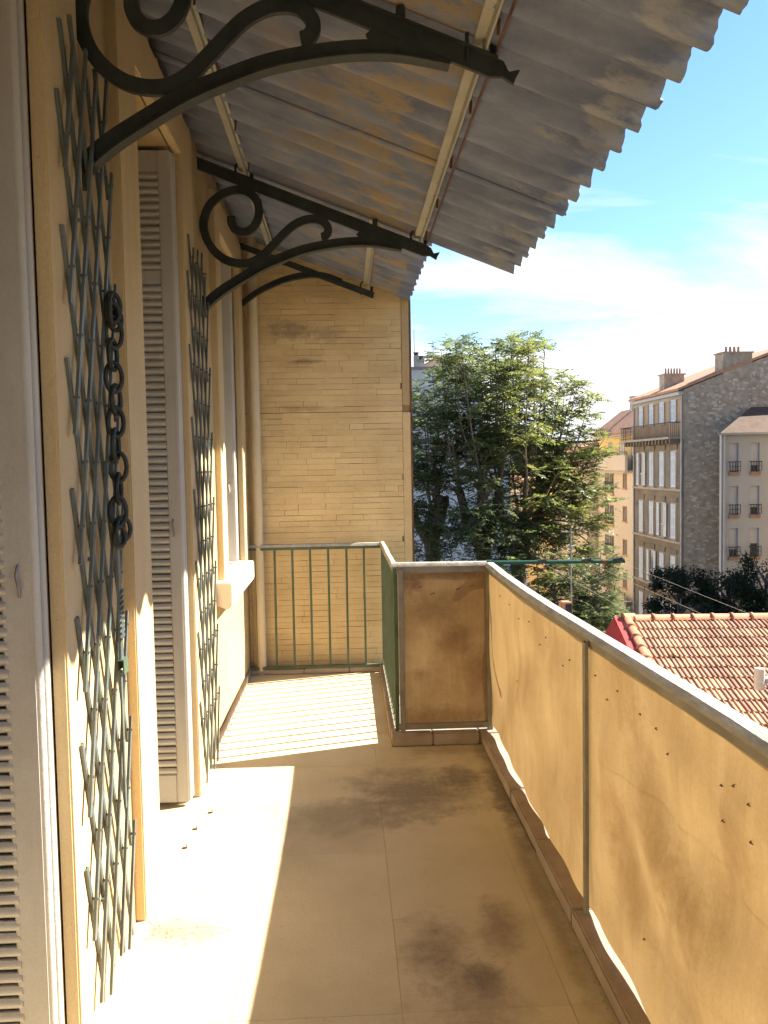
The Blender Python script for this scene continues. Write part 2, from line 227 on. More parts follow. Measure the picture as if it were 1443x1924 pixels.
M['city_ground'] = mat('dark city ground', [(0.3, (0.045, 0.05, 0.035)), (0.7, (0.09, 0.085, 0.07))], 0.15, rough=0.95, bump=0)
M['pavement'] = mat('pavement', [(0.3, (0.22, 0.21, 0.19)), (0.7, (0.30, 0.28, 0.26))], 0.6, rough=0.9)
M['dark_wood'] = mat('brown wood', [(0.3, (0.12, 0.06, 0.035)), (0.7, (0.2, 0.11, 0.06))], 5.0)
M['hill'] = mat('wooded hill', [(0.3, (0.03, 0.045, 0.02)), (0.7, (0.09, 0.085, 0.05))], 0.05, rough=0.95, bump=0)

# ------------------------------------------------------------------ mesh helpers
def wloc(o):
    v = Vector((0, 0, 0))
    while o is not None: v += o.location; o = o.parent
    return v
class MB:
    def __init__(s): s.v = []; s.f = []; s.sm = []
    def add(s, vs, fs, smooth=False):
        k = len(s.v); s.v += [tuple(p) for p in vs]; s.f += [tuple(i+k for i in f) for f in fs]; s.sm += [smooth]*len(fs); return s
    def box(s, x0, x1, y0, y1, z0, z1):
        v = [(x, y, z) for z in (z0, z1) for y in (y0, y1) for x in (x0, x1)]
        return s.add(v, [(0, 2, 3, 1), (4, 5, 7, 6), (0, 1, 5, 4), (2, 6, 7, 3), (0, 4, 6, 2), (1, 3, 7, 5)])
    def bar(s, a, b, w, t, side=(1, 0, 0)):
        """a flat bar from a to b, w wide along side, t thick"""
        a, b = Vector(a), Vector(b); d = (b-a).normalized(); sd_ = Vector(side); sd_ = (sd_-d*sd_.dot(d)).normalized(); n = d.cross(sd_)
        v = [p + sd_*(w/2*i) + n*(t/2*j) for p in (a, b) for i, j in ((-1, -1), (1, -1), (1, 1), (-1, 1))]
        return s.add(v, [(3, 2, 1, 0), (4, 5, 6, 7), (0, 1, 5, 4), (1, 2, 6, 5), (2, 3, 7, 6), (3, 0, 4, 7)])
    def tube(s, pts, r, n=8, closed=False, caps=True):
        pts = [Vector(p) for p in pts]; m = len(pts); rr = r if isinstance(r, (list, tuple)) else [r]*m
        vs = []; up = None
        for i, p in enumerate(pts):
            if closed: d = pts[(i+1) % m]-pts[i-1]
            else: d = pts[min(i+1, m-1)]-pts[max(i-1, 0)]
            d.normalize()
            if up is None:
                up = Vector((0, 0, 1)) if abs(d.z) < 0.9 else Vector((1, 0, 0))
            up = (up-d*up.dot(d)).normalized(); sd_ = d.cross(up)
            for k in range(n):
                a = 2*math.pi*k/n; vs.append(p+(up*math.cos(a)+sd_*math.sin(a))*rr[i])
        fs = []
        for i in range(m if closed else m-1):
            for k in range(n):
                fs.append((i*n+k, i*n+(k+1) % n, ((i+1) % m)*n+(k+1) % n, ((i+1) % m)*n+k))
        s.add(vs, fs, True)
        if caps and not closed: s.add([vs[k] for k in range(n)]+[vs[(m-1)*n+k] for k in range(n)], [tuple(range(n))[::-1], tuple(range(n, 2*n))])
        return s
    def ribbon(s, pts, w, t0, t1, axis=1):
        """a flat strip bent along pts (x,z) lying in a plane y=const: w wide in the plane, from y t0 to t1"""
        P = [Vector((p[0], 0, p[1])) for p in pts]; m = len(P); vs = []
        for i, p in enumerate(P):
            d = (P[min(i+1, m-1)]-P[max(i-1, 0)]).normalized(); n = Vector((-d.z, 0, d.x)); ww = w[i] if isinstance(w, (list, tuple)) else w
            for a, y in ((-1, t0), (1, t0), (1, t1), (-1, t1)): vs.append(p+n*(a*ww/2)+Vector((0, y, 0)))
        fs = []
        for i in range(m-1):
            for k in range(4): fs.append((i*4+k, i*4+(k+1) % 4, (i+1)*4+(k+1) % 4, (i+1)*4+k))
        fs += [(0, 3, 2, 1), tuple((m-1)*4+k for k in range(4))]
        return s.add(vs, fs)
    def prism(s, poly, h0, h1, plane='xy'):
        n = len(poly)
        def P(p, h): return {'xy': (p[0], p[1], h), 'xz': (p[0], h, p[1]), 'yz': (h, p[0], p[1])}[plane]
        vs = [P(p, h0) for p in poly]+[P(p, h1) for p in poly]
        fs = [tuple(range(n))[::-1], tuple(range(n, 2*n))]+[(i, (i+1) % n, n+(i+1) % n, n+i) for i in range(n)]
        return s.add(vs, fs)
    def mesh(s, name, m, off=(0, 0, 0), bevel=0, seg=2, fix=True):
        me = bpy.data.meshes.new(name); o = Vector(off)
        me.from_pydata([Vector(p)-o for p in s.v], [], s.f)
        me.polygons.foreach_set('use_smooth', s.sm)
        if fix or bevel:
            bm = bmesh.new(); bm.from_mesh(me)
            if fix: bmesh.ops.recalc_face_normals(bm, faces=bm.faces)
            if bevel: bmesh.ops.bevel(bm, geom=[e for e in bm.edges if len(e.link_faces) == 2 and e.calc_face_angle() > 0.6], offset=bevel, segments=seg, affect='EDGES', clamp_overlap=True)
            bm.to_mesh(me); bm.free()
        me.materials.append(m if not isinstance(m, str) else M[m])
        return me
    def build(s, name, m, parent=None, bevel=0, seg=2, fix=True):
        off = wloc(parent) if parent else Vector((0, 0, 0))
        return link(name, s.mesh(name, m, off, bevel, seg, fix), parent)
def link(name, me, parent=None, loc=None, rot=None):
    o = bpy.data.objects.new(name, me); C.objects.link(o)
    if parent: o.parent = parent
    if loc is not None: o.location = loc
    if rot is not None: o.rotation_euler = rot
    return o
def tag(o, label, cat, group=None, kind=None):
    o['label'] = label; o['category'] = cat
    if group: o['group'] = group
    if kind: o['kind'] = kind
    return o
def thing(name, label, cat, loc=(0, 0, 0), group=None):
    o = bpy.data.objects.new(name, None); C.objects.link(o); o.location = loc; o.empty_display_size = 0.2
    return tag(o, label, cat, group)
def bx(*a): return MB().box(*a)
def smooth_path(pts, k=4):
    """Catmull-Rom through 2-D or 3-D points"""
    P = [np.array(p, float) for p in pts]; P = [2*P[0]-P[1]]+P+[2*P[-1]-P[-2]]; out = []
    for i in range(1, len(P)-2):
        for j in range(k):
            t = j/k
            out.append(0.5*((2*P[i])+(-P[i-1]+P[i+1])*t+(2*P[i-1]-5*P[i]+4*P[i+1]-P[i+2])*t*t+(-P[i-1]+3*P[i]-3*P[i+1]+P[i+2])*t**3))
    out.append(P[-2]); return [tuple(p) for p in out]

# ------------------------------------------------------------------ setting: ground and street
GZ = -13.0
def struct(name, mb, m, parent=None, **k):
    o = mb.build(name, m, parent, **k)
    if parent is None: o['kind'] = 'structure'
    return o
struct('ground', MB().add([(-2500, -2500, GZ), (2500, -2500, GZ), (2500, 2500, GZ), (-2500, 2500, GZ)], [(0, 1, 2, 3)]), 'city_ground', fix=False)
struct('street', bx(10.6, 19.4, 20, 140, GZ+0.004, GZ+0.02), 'asphalt')
struct('pavement', bx(19.4, 21.6, 20, 140, GZ+0.004, GZ+0.14), 'pavement')
hm = MB(); hp = [(-700, -14), (-350, 30), (-120, 22), (60, 34), (300, 26), (520, 44), (900, -14)]
hp = smooth_path(hp, 6)
hm.prism([(-700, -16)]+hp+[(900, -16)], 900, 1300, 'xz')
struct('hills', hm, 'hill')

# ------------------------------------------------------------------ balcony floor
fl = struct('balcony_floor', MB().box(-1.12, 0.86, -5.0, 4.72, -0.22, -0.006).box(-1.12, 0.32, 4.72, 6.446, -0.22, -0.006), 'grout')
xs = [-1.115, -0.865, -0.365, 0.135, 0.635, 1.135]; ys = [-5.19+0.5*i for i in range(0, 24)]
for i in range(len(xs)-1):
    for j in range(len(ys)-1):
        x0, x1, y0, y1 = max(xs[i], -1.115), xs[i+1], ys[j], ys[j+1]
        pieces = []
        xr = 0.752 if y1 <= 4.6 else 0.236
        if y0 < 4.58 < y1 and x1 > 0.236:
            pieces += [(x0, min(x1, 0.752), y0, 4.585)]
            if x0 < 0.236: pieces += [(x0, 0.236, 4.585, min(y1, 6.30))]
        else: pieces += [(x0, min(x1, 0.752 if y0 < 4.58 else 0.236), max(y0, -5.0), min(y1, 6.30))]
        for (a, b, c, d) in pieces:
            if b-a < 0.02 or d-c < 0.02: continue
            g = 0.00045; me = bx(-(b-a)/2+g, (b-a)/2-g, -(d-c)/2+g, (d-c)/2-g, -0.02, 0).mesh('tile', 'floor_tile', bevel=0.0007, seg=1)
            link('tile', me, fl, ((a+b)/2, (c+d)/2, random.uniform(-0.0004, 0.0004)), (random.uniform(-.0006, .0006), random.uniform(-.0006, .0006), 0))
# broken skin of the tile beside the near wall: a low ridge of rubble and grit
rb = MB()
for k in range(60):
    a = random.random(); px, py = -0.72+0.30*a+random.gauss(0, .012), 2.80-0.02*a+random.gauss(0, 0.05*(1-a)+0.006); s_ = random.uniform(.002, .007)*(1.2-a*.6)
    v = [(px+random.uniform(-s_, s_)*1.6, py+random.uniform(-s_, s_)*1.6, z_) for z_ in (0, 0, 0)]+[(px, py, s_*0.8)]
    rb.add([(px-s_*1.4, py-s_, 0.0006), (px+s_, py-s_*1.2, 0.0006), (px+s_*.3, py+s_*1.4, 0.0006), (px, py, s_*.8)], [(0, 1, 3), (1, 2, 3), (2, 0, 3), (0, 2, 1)])
o = rb.build('floor_grit', 'kerb'); o['kind'] = 'stuff'; o['label'] = 'loose pinkish grit in the cracked floor beside the near lattice gate'; o['category'] = 'grit'

# dust, grit and dry leaf bits gathered along the kerb and in the corner
db = MB(); rr_ = random.Random(5)
for k in range(520):
    if k < 330: px, py = 0.748-abs(rr_.gauss(0, .022)), rr_.uniform(2.2, 4.56)
    elif k < 430: px, py = rr_.uniform(0.3, 0.74), 4.575-abs(rr_.gauss(0, .02))
    else: px, py = rr_.uniform(-.6, .7), rr_.uniform(2.0, 4.4)
    q_ = rr_.uniform(.001, .003); a_ = rr_.uniform(0, 6.28); ca, sa = math.cos(a_)*q_, math.sin(a_)*q_
    db.add([(px+ca*1.7, py+sa*1.7, 0.0007), (px-sa, py+ca, 0.0007), (px-ca*1.5, py-sa*1.5, 0.0007), (px+sa, py-ca, 0.0007), (px, py, q_*.7)], [(0, 1, 4), (1, 2, 4), (2, 3, 4), (3, 0, 4)])
o = db.build('floor_litter', 'grout'); o['kind'] = 'stuff'; o['label'] = 'dark grit and dry litter gathered along the kerb in the shaded corner'; o['category'] = 'grit'

# kerb stones round the outer edge
kb = struct('balcony_kerb', MB().box(0.78, 0.86, -5.0, 4.63, -0.005, 0.02).box(0.25, 0.86, 4.63, 4.72, -0.005, 0.02).box(0.25, 0.33, 4.72, 6.38, -0.005, 0.02).box(-0.77, 0.25, 6.32, 6.40, -0.005, 0.02), 'grout')
def kerb_run(a, b, fixed0, fixed1, axis, h, cuts):
    for c, d in zip(cuts[:-1], cuts[1:]):
        g = 0.0015; j = random.uniform(-.003, .003); hh = h+random.uniform(-.003, .003)
        if axis == 'y': m_ = bx(fixed0+j, fixed1, c+g, d-g, 0.0, hh)
        else: m_ = bx(c+g, d-g, fixed0+j, fixed1, 0.0, hh)
        m_.build('kerb_stone', 'kerb', kb, bevel=0.006)
kerb_run(0, 0, 0.75, 0.865, 'y', 0.062, [-5.0, -4.0, -3.0, -2.0, -1.2, -0.5, 0.25, 1.1, 1.95, 2.72, 3.25, 3.78, 4.585])
kerb_run(0, 0, 4.59, 4.725, 'x', 0.062, [0.235, 0.47, 0.74, 0.865])
kerb_run(0, 0, 0.234, 0.335, 'y', 0.060, [4.728, 5.2, 5.75, 6.29])
kerb_run(0, 0, 6.305, 6.40, 'x', 0.040, [-0.765, -0.35, 0.0, 0.335])
sk = struct('skirting', bx(-0.772, -0.757, 4.5, 6.30, 0.001, 0.055), 'kerb', bevel=0.002)

# ------------------------------------------------------------------ the house we stand on
XP, XS, XI = -0.775, -0.738, -1.12
house = thing('apartment_house', 'cream painted house wall with folded grey shutters and raised window surrounds', 'house', (-1.2, 0, GZ))
O0, O1, O2 = (1.15, 2.157), (3.12, 3.962), (5.13, 5.972); TOP, T2 = 3.075, 3.04
wl = MB()
def pier(y0, y1, z0=-0.006, z1=7.5): wl.box(XI-0.25, XP, y0, y1, z0, z1)
pier(-5.2, O0[0]); pier(O0[1], O1[0]); pier(O1[1], O2[0]); pier(O2[1], 6.446)
for a, b, t in ((*O0, TOP), (*O1, TOP), (*O2, T2)): pier(a, b, t, 7.5)
pier(*O2, -0.006, 0.80)
wl.box(-8, XP-0.002, -5.2, 6.446, GZ, -0.23); wl.box(-8, XP-0.004, -5.2, 6.446, 7.5, 8.6); wl.box(-8, XI-0.26, -5.2, 6.44, -0.22, 7.5)
wl.build('wall', 'house', house)
def surround(name, y0, y1, zt, wn_, wf, z0=0.0, top=0.20):
    mb = MB(); g = 0.0
    mb.prism([(y0-wn_, z0), (y0-wn_, zt+top), (y1+wf, zt+top), (y1+wf, z0), (y1, z0), (y1, zt), (y0, zt), (y0, z0)], XP-0.01, XS, 'yz')
    return mb.build(name, 'surround', house, bevel=0.005)
surround('door_surround', *O0, TOP, 0.28, 0.285); surround('door_surround', *O1, TOP, 0.255, 0.27); surround('window_surround', *O2, T2, 0.20, 0.20, z0=0.80)
# thin raised fillet line between surround and pier
sl = MB(); sl.prism([(-0.80, 0.80), (-0.71, 0.765), (-0.684, 0.80), (-0.684, 0.925), (-0.80, 0.935)], O2[0]-0.28, O2[1]+0.05, 'xz')
sl.build('window_sill', 'sill', house, bevel=0.006)
MB().box(XI, XP-0.012, O2[0]+0.002, O2[1]-0.002, 0.802, 0.93).build('window_sill', 'sill', house)
def glazed(name, y0, y1, z0, z1, x):
    f = MB(); w_ = 0.06; ym = (y0+y1)/2
    for a, b in ((y0, y0+w_), (ym-w_*.7, ym+w_*.7), (y1-w_, y1)): f.box(x-0.05, x, a, b, z0, z1)
    for c in (z0, z0+(z1-z0)*0.30, z1-w_): f.box(x-0.05, x-0.003, y0+w_, ym-w_*.7, c, c+w_).box(x-0.05, x-0.003, ym+w_*.7, y1-w_, c, c+w_)
    d = f.build(name, 'sill', house)
    for a, b in ((y0+w_, ym-w_*.7), (ym+w_*.7, y1-w_)):
        bx(x-0.034, x-0.026, a, b, z0+w_, z1-w_).build('pane', 'glass', d)
glazed('french_door', *O0, 0.0, TOP, XI-0.04); glazed('french_door', *O1, 0.0, TOP, XI-0.04); glazed('window', *O2, 0.93, T2, XI-0.04)
# folded shutters: two leaves stacked in each far reveal; the louvred face looks at the camera
PIT = 0.0345
sp = []
for k in range(9):
    t = k/8; sp.append((-0.012*math.sin(math.pi*min(t*1.0, 1))-0.004+0.010*(t-0.5)*-1, -0.0165+0.031*t))
slat_sec = [(y, z) for y, z in sp]+[(0.006, 0.012), (0.012, -0.012)]
sm_ = MB(); n_ = len(slat_sec)
sm_.add([(x, y, z) for x in (-0.0875, 0.0875) for y, z in slat_sec], [tuple(range(n_)), tuple(range(n_, 2*n_))[::-1]]+[(i, (i+1) % n_, n_+(i+1) % n_, n_+i) for i in range(n_)])
slat_me = sm_.mesh('slat', 'shutter')
def shutter(yback, z0, z1, sash_lo, xo=-0.752, st=0.056):
    for leaf in range(2):
        y1 = yback-0.004-leaf*0.043; y0 = y1-0.033
        xi = xo-0.30; lo = sash_lo
        mid0, mid1 = z1-0.605, z1-0.54
        mb = MB()
        mb.box(xo-st, xo, y0, y1, z0, z1).box(xi, xi+0.07, y0, y1, z0, z1)
        mb.box(xi+0.07, xo-st, y0+0.001, y1-0.001, z0, lo).box(xi+0.07, xo-st, y0+0.001, y1-0.001, mid0, mid1).box(xi+0.07, xo-st, y0+0.001, y1-0.001, z1-0.10, z1)
        lf = mb.build('shutter_leaf', 'shutter', house, bevel=0.004)
        mo = MB()
        mo.tube([(xo-0.002, (y0+y1)/2, z0+0.01), (xo-0.002, (y0+y1)/2, z1-0.01)], 0.0135, 8).build('nosing', 'shutter', lf)
        if leaf == 0:
            MB().box(xi+0.07, xo-st, y0+0.012, y1-0.012, lo, mid0).box(xi+0.07, xo-st, y0+0.012, y1-0.012, mid1, z1-0.10).build('backing', 'shutter', lf)
            continue
        base = wloc(lf); xc = (xi+0.07+xo-0.056)/2-(0.012 if st > 0.06 else 0)
        for (a, b) in ((lo, mid0), (mid1, z1-0.10)):
            n = int(round((b-a)/PIT)); pt = (b-a)/n
            for i in range(n):
                link('slat', slat_me, lf, Vector((xc, y0+0.012+random.uniform(-.001, .001), a+(i+0.5)*pt+random.uniform(-.0014, .0014)))-base, (random.uniform(-.07, .07), random.uniform(-.008, .008), 0))
        if z0 < 0.5:
            MB().tube([(xo-0.035, y0-0.001, 1.37), (xo-0.037, y0-0.012, 1.345), (xo-0.03, y0-0.012, 1.31), (xo-0.034, y0-0.001, 1.29)], 0.004, 6).build('shutter_hook', 'steel', lf)
        else: MB().tube([(xo-0.035, y0-0.001, 1.50), (xo-0.037, y0-0.012, 1.48), (xo-0.03, y0-0.012, 1.45), (xo-0.034, y0-0.001, 1.43)], 0.004, 6).build('shutter_hook', 'sill', lf)
shutter(O0[1]-0.012, 0.02, TOP-0.02, 0.155, xo=-0.782, st=0.080); shutter(O1[1]-0.025, 0.02, TOP-0.02, 0.155, xo=-0.772); shutter(O2[1]-0.10, 0.945, T2-0.02, 1.06, xo=-0.782)
# dowel stubs of a lost threshold on the floor before the second door
for i, (x, y) in enumerate(((-0.71, 3.42), (-0.70, 3.60), (-0.66, 3.77))):
    tag(MB().box(x-0.012, x+0.010, y-0.003, y+0.003, 0.0, 0.006).box(x+0.006, x+0.010, y-0.0035, y+0.0035, 0.006, 0.018).build('floor_bolt', 'rust', bevel=0.0008), ('rusty bolt stub in the floor nearest the first lattice gate', 'rusty bolt stub in the floor, middle one of three before the louvred shutter', 'rusty bolt stub in the floor closest to the louvred shutter foot')[i], 'bolt', 'bolt stubs before the second door')

# ------------------------------------------------------------------ scissor lattice gates folded against the piers
def lattice_gate(y0, p, ncol, z0, ztop, label, lock):
    P = 0.348; h = P/2; x = -0.722
    t = thing('lattice_gate', label, 'gate', (x, y0, 0), 'folded scissor gates on the piers')
    W = p*ncol
    def bar(za, yb0, yb1, up, off):
        pts = []
        slope = h/p*(1 if up else -1)
        a, b = yb0, yb1; z_a, z_b = za+slope*a, za+slope*b
        lo, hi = z0+random.uniform(0, .05), ztop+random.uniform(-0.10, 0.03)
        def clip(z): return (z-za)/slope
        # trim to the height of the gate
        if up:
            if z_a < lo: a = clip(lo)
            if z_b > hi: b = clip(hi)
        else:
            if z_b < lo: b = clip(lo)
            if z_a > hi: a = clip(hi)
        if b-a < p*0.6: return
        A = (x+off, y0+a, za+slope*a); B = (x+off, y0+b, za+slope*b)
        wob = random.uniform(-.003, .003)
        mb = MB().bar(A, B, 0.0155, 0.003, (0, 1, 0)); d = (Vector(B)-Vector(A)).normalized(); s_ = Vector((0, 1, 0)); s_ = (s_-d*s_.dot(d)).normalized()
        for q in (-1, 1):
            mb.bar(Vector(A)+s_*q*0.0068+Vector((-0.003, 0, 0)), Vector(B)+s_*q*0.0068+Vector((-0.003, 0, 0)), 0.002, 0.0075, s_)
        mb.build('lattice_bar', 'lattice', t)
    k = -int(ncol/2)-3
    while k*P < ztop+2.0:
        # each bar runs over the full folded width, a little past the outer pivots
        bar(z0+k*P, -0.03 if True else 0, W+0.012, True, 0.006)
        bar(z0+k*P+ncol*h-ncol*h, -0.03, W+0.012, False, -0.008)
        k += 1
    rv = MB()
    for j in range(ncol+1):
        z = z0+P+(0 if (j % 2 == 0) else h)
        while z < ztop-0.05:
            rv.tube([(x-0.0095, y0+j*p, z), (x+0.0105, y0+j*p, z)], 0.0042, 6); z += P
    rv.build('pivot_rivets', 'lattice', t)['kind'] = 'stuff'
    fk = MB(); hk = []
    for z in (0.35, 1.35, 2.3): fk.tube([(XP-0.01, y0+2*p, z), (x-0.004, y0+2*p, z)], 0.006, 6)
    fk.build('wall_pin', 'lattice', t)
    if lock:
        yl = 2.535
        MB().box(x+0.016, x+0.024, yl-0.016, yl+0.016, 1.02, 1.41).box(x+0.012, x+0.03, yl-0.022, yl+0.022, 1.37, 1.40).build('lock_bar', 'lattice', t, bevel=0.002)
        tw = MB()
        for i in range(9): tw.bar((x+0.027, yl-0.014, 1.085+i*0.017), (x+0.027, yl+0.016, 1.095+i*0.017), 0.006, 0.008, (1, 0, 0))
        tw.build('twisted_wire', 'lattice', t)
        MB().box(x+0.012, x+0.034, yl-0.026, yl+0.028, 1.018, 1.022).box(x+0.012, x+0.016, yl-0.026, yl+0.028, 0.985, 1.018).box(x+0.030, x+0.034, yl-0.024, yl+0.028, 0.975, 1.018).box(x+0.016, x+0.030, yl+0.024, yl+0.028, 0.98, 1.018).build('latch', 'rail_green', t, bevel=0.0015)
        MB().box(x+0.014, x+0.020, yl-0.008, yl+0.010, 0.55, 0.985).build('lock_bar', 'lattice', t, bevel=0.001)
    return t
lattice_gate(2.262, 0.051, 8, 0.06, 2.84, 'grey green scissor gate folded on the near pier, a chain hung over it', True)
lattice_gate(4.03, 0.0575, 8, 0.02, 2.71, 'grey green scissor gate folded on the pier beyond the louvred shutter', False)
# the chain
ch = thing('chain', 'dark chain of large round links hanging on the near lattice gate', 'chain', (-0.695, 2.54, 1.38))
for i in range(11):
    zc = 2.085-0.0675*i; y = 2.54+0.012*math.sin(i*1.9); rw, rh = (0.043, 0.046) if i % 2 == 0 else (0.03, 0.045)
    ang = random.uniform(-.25, .25) if i % 2 == 0 else R(58)+random.uniform(-.2, .2)
    pts = []
    for k in range(18):
        a = 2*math.pi*k/18; u = rw*math.cos(a)
        pts.append((-0.694+u*math.sin(ang)*0.8, y+u*math.cos(ang), zc+rh*math.sin(a)))
    MB().tube(pts, 0.0072, 8, closed=True).build('link', 'chain', ch)
for (dy, zc, r_) in ((0.0, 2.10, 0.036), (-0.01, 2.075, 0.03), (0.012, 2.06, 0.034), (0.02, 1.42, 0.035), (-0.018, 1.40, 0.03)):
    a0 = random.uniform(0.5, 1.2); MB().tube([(-0.690+r_*math.cos(2*math.pi*k/16)*math.sin(a0)*.6, 2.54+dy+r_*math.cos(2*math.pi*k/16)*math.cos(a0), zc+r_*math.sin(2*math.pi*k/16)) for k in range(16)], 0.0072, 8, closed=True).build('link', 'chain', ch)

# ------------------------------------------------------------------ canopy brackets
arch = [(-0.764, 2.498), (-0.675, 2.573), (-0.564, 2.643), (-0.453, 2.707), (-0.342, 2.755), (-0.209, 2.803), (-0.066, 2.832), (0.056, 2.846), (0.188, 2.844), (0.34, 2.818)]
scroll = [(-0.600, 2.985), (-0.598, 2.950), (-0.583, 2.918), (-0.551, 2.900), (-0.513, 2.902), (-0.472, 2.934), (-0.448, 2.990), (-0.452, 3.052), (-0.481, 3.098), (-0.529, 3.123), (-0.594, 3.122), (-0.664, 3.090), (-0.722, 3.032), (-0.750, 2.951), (-0.738, 2.868), (-0.694, 2.795), (-0.632, 2.748), (-0.562, 2.729), (-0.496, 2.735), (-0.436, 2.768), (-0.384, 2.817), (-0.328, 2.874), (-0.272, 2.925), (-0.211, 2.958), (-0.151, 2.968), (-0.102, 2.957), (-0.073, 2.927), (-0.070, 2.897), (-0.087, 2.875), (-0.108, 2.870)]
def bracket(Y, label):
    t = thing('canopy_bracket', label, 'bracket', (-0.765, Y, 2.45), 'iron brackets under the canopy')
    h = 0.009
    tb = MB(); z = lambda x: 3.0-0.383*x
    tb.prism([(-0.78, z(-0.78)), (0.50, z(0.50)), (0.515, z(.53)-.02), (0.55, z(0.55)-0.005), (0.535, z(.54)-.035), (0.53, z(.53)-.055), (0.495, z(0.5)-0.045), (0.455, z(.455)-.062), (-0.78, z(-0.78)-0.060)], Y-h, Y+h, 'xz')
    tb.build('top_bar', 'iron', t, bevel=0.002)
    MB().add([(-0.78, Y-0.026, z(-.78)-.006), (0.48, Y-0.026, z(.48)-.006), (0.48, Y+0.026, z(.48)-.006), (-0.78, Y+0.026, z(-.78)-.006), (-0.78, Y-0.026, z(-.78)), (0.48, Y-0.026, z(.48)), (0.48, Y+0.026, z(.48)), (-0.78, Y+0.026, z(-.78))],
             [(0, 1, 2, 3), (4, 7, 6, 5), (0, 4, 5, 1), (1, 5, 6, 2), (2, 6, 7, 3), (3, 7, 4, 0)]).build('bar_flange', 'iron', t)
    ap = smooth_path(arch, 4)
    MB().ribbon(ap, [0.054-0.010*min(1, i/(len(ap)*.8)) for i in range(len(ap))], Y-h*.86, Y+h*.86).build('arch', 'iron', t)
    # flange under the arch
    low_ = []
    for i, p in enumerate(ap):
        d = np.array(ap[min(i+1, len(ap)-1)])-np.array(ap[max(i-1, 0)]); d /= np.linalg.norm(d); low_.append((p[0]+d[1]*0.025, p[1]-d[0]*0.025))
    MB().ribbon(low_, 0.006, Y-0.024, Y+0.024).build('arch_flange', 'iron', t)
    MB().ribbon(smooth_path(scroll, 4), 0.044, Y-0.013, Y+0.013).build('scroll', 'iron', t, bevel=0.003)
    MB().prism([(0.075, 2.85), (0.10, 2.868), (0.086, 2.885), (0.105, 2.90), (0.094, 2.93), (0.20, z(.20)-.03), (0.36, z(.36)-.03), (0.42, 2.80), (0.30, 2.81), (0.18, 2.835)], Y-h*.74, Y+h*.74, 'xz').build('gusset', 'iron', t)
    MB().tube([(0.19, Y-.02, z(.19)), (0.19, Y-.02, z(.19)+0.03)], 0.014, 6).build('bolt', 'iron', t)
    MB().box(XP-.002, -0.752, Y-0.03, Y+0.03, 2.44, 2.55).build('wall_plate', 'iron', t, bevel=0.002)
    return t
bracket(0.42, 'dark iron scroll bracket under the canopy nearest the camera, outside the picture')
bracket(2.52, 'large dark iron scroll bracket under the canopy, above the chained gate')
bracket(4.62, 'dark iron scroll bracket under the canopy, second from the camera, at the canopy step')
t3 = thing('canopy_bracket', 'plain arched iron bracket without a scroll close to the yellow brick wall', 'bracket', (-0.765, 6.25, 2.8), 'iron brackets under the canopy')
z3 = lambda x: 3.0-0.375*x
MB().prism([(-0.778, z3(-.778)), (0.245, z3(.245)), (0.235, z3(.235)-.05), (-0.778, z3(-.778)-.045)], 6.242, 6.258, 'xz').build('top_bar', 'iron', t3, bevel=0.002)
ap3 = smooth_path([(-0.775, 2.81), (-0.68, 2.885), (-0.58, 2.945), (-0.44, 3.005), (-0.32, 3.035), (-0.20, 3.045), (-0.10, 3.028), (0.0, 2.99)], 4)
MB().ribbon(ap3, 0.042, 6.2435, 6.2565).build('arch', 'iron', t3)
MB().ribbon([(p[0], p[1]-.021) for p in ap3], 0.006, 6.228, 6.272).build('arch_flange', 'iron', t3)

# ------------------------------------------------------------------ corrugated canopy
canopy = thing('canopy', 'corrugated grey fibre cement canopy with flaking ochre paint on two ivory purlins', 'canopy', (-0.8, 2.0, 3.0))
PER, AMP = 0.177, 0.031
def zroof(x, k): return k-0.383*x
def sheet(ya, yb, x0, x1, k, lift=0.0, ragged=0.004):
    n = max(4, int(round((yb-ya)/PER*14))); cols = 7; vs = []; th = 0.008
    rag = [random.uniform(-ragged, ragged) for _ in range(n+1)]
    for lay in (0, 1):
        for i in range(n+1):
            y = ya+(yb-ya)*i/n; wv = -AMP*math.cos(2*math.pi*(y-4.63)/PER)
            for c in range(cols+1):
                x = x0+(x1-x0)*c/cols
                if c == cols: x += rag[i]*(1 if lay == 0 else .8)
                vs.append((x, y, zroof(x, k)+wv+lay*th+lift))
    st = (n+1)*(cols+1); fs = []; w_ = cols+1
    for i in range(n):
        for c in range(cols):
            a = i*w_+c; fs.append((a, a+1, a+w_+1, a+w_)); b = a+st; fs.append((b, b+w_, b+w_+1, b+1))
        a = i*w_; fs.append((a, a+w_, a+w_+st, a+st)); a = i*w_+cols; fs.append((a, a+st, a+w_+st, a+w_))
    for c in range(cols):
        a = c; fs.append((a, a+st, a+1+st, a+1)); a = n*w_+c; fs.append((a, a+1, a+1+st, a+st))
    MB().add(vs, fs, True).build('corrugated_sheet', 'sheet', canopy, fix=False)
y = 4.635; k = 0
while y > -5.0:
    sheet(y-PER*6-0.03, y, -0.86, 0.968+random.uniform(-.004, .004), 3.064, 0.007*(k % 2)); y -= PER*6; k += 1
sheet(4.598, 4.66+PER*5+.06, -0.86, 0.527, 3.098); sheet(4.66+PER*5, 6.444, -0.86, 0.527, 3.098, 0.007)
def purlin(x, y0, y1, k):
    z1 = zroof(x, k)-0.0275; z0 = z1-0.040
    MB().box(x-0.026, x+0.026, y0, y1, z1-0.007, z1).box(x+0.006, x+0.013, y0, y1, z0, z1-0.007).build('purlin', 'purlin', canopy, bevel=0.0015)
    return z0
zp = purlin(0.435, -5.0, 4.66, 3.068); purlin(-0.52, -5.0, 6.43, 3.068); purlin(0.19, 4.69, 6.36, 3.098)
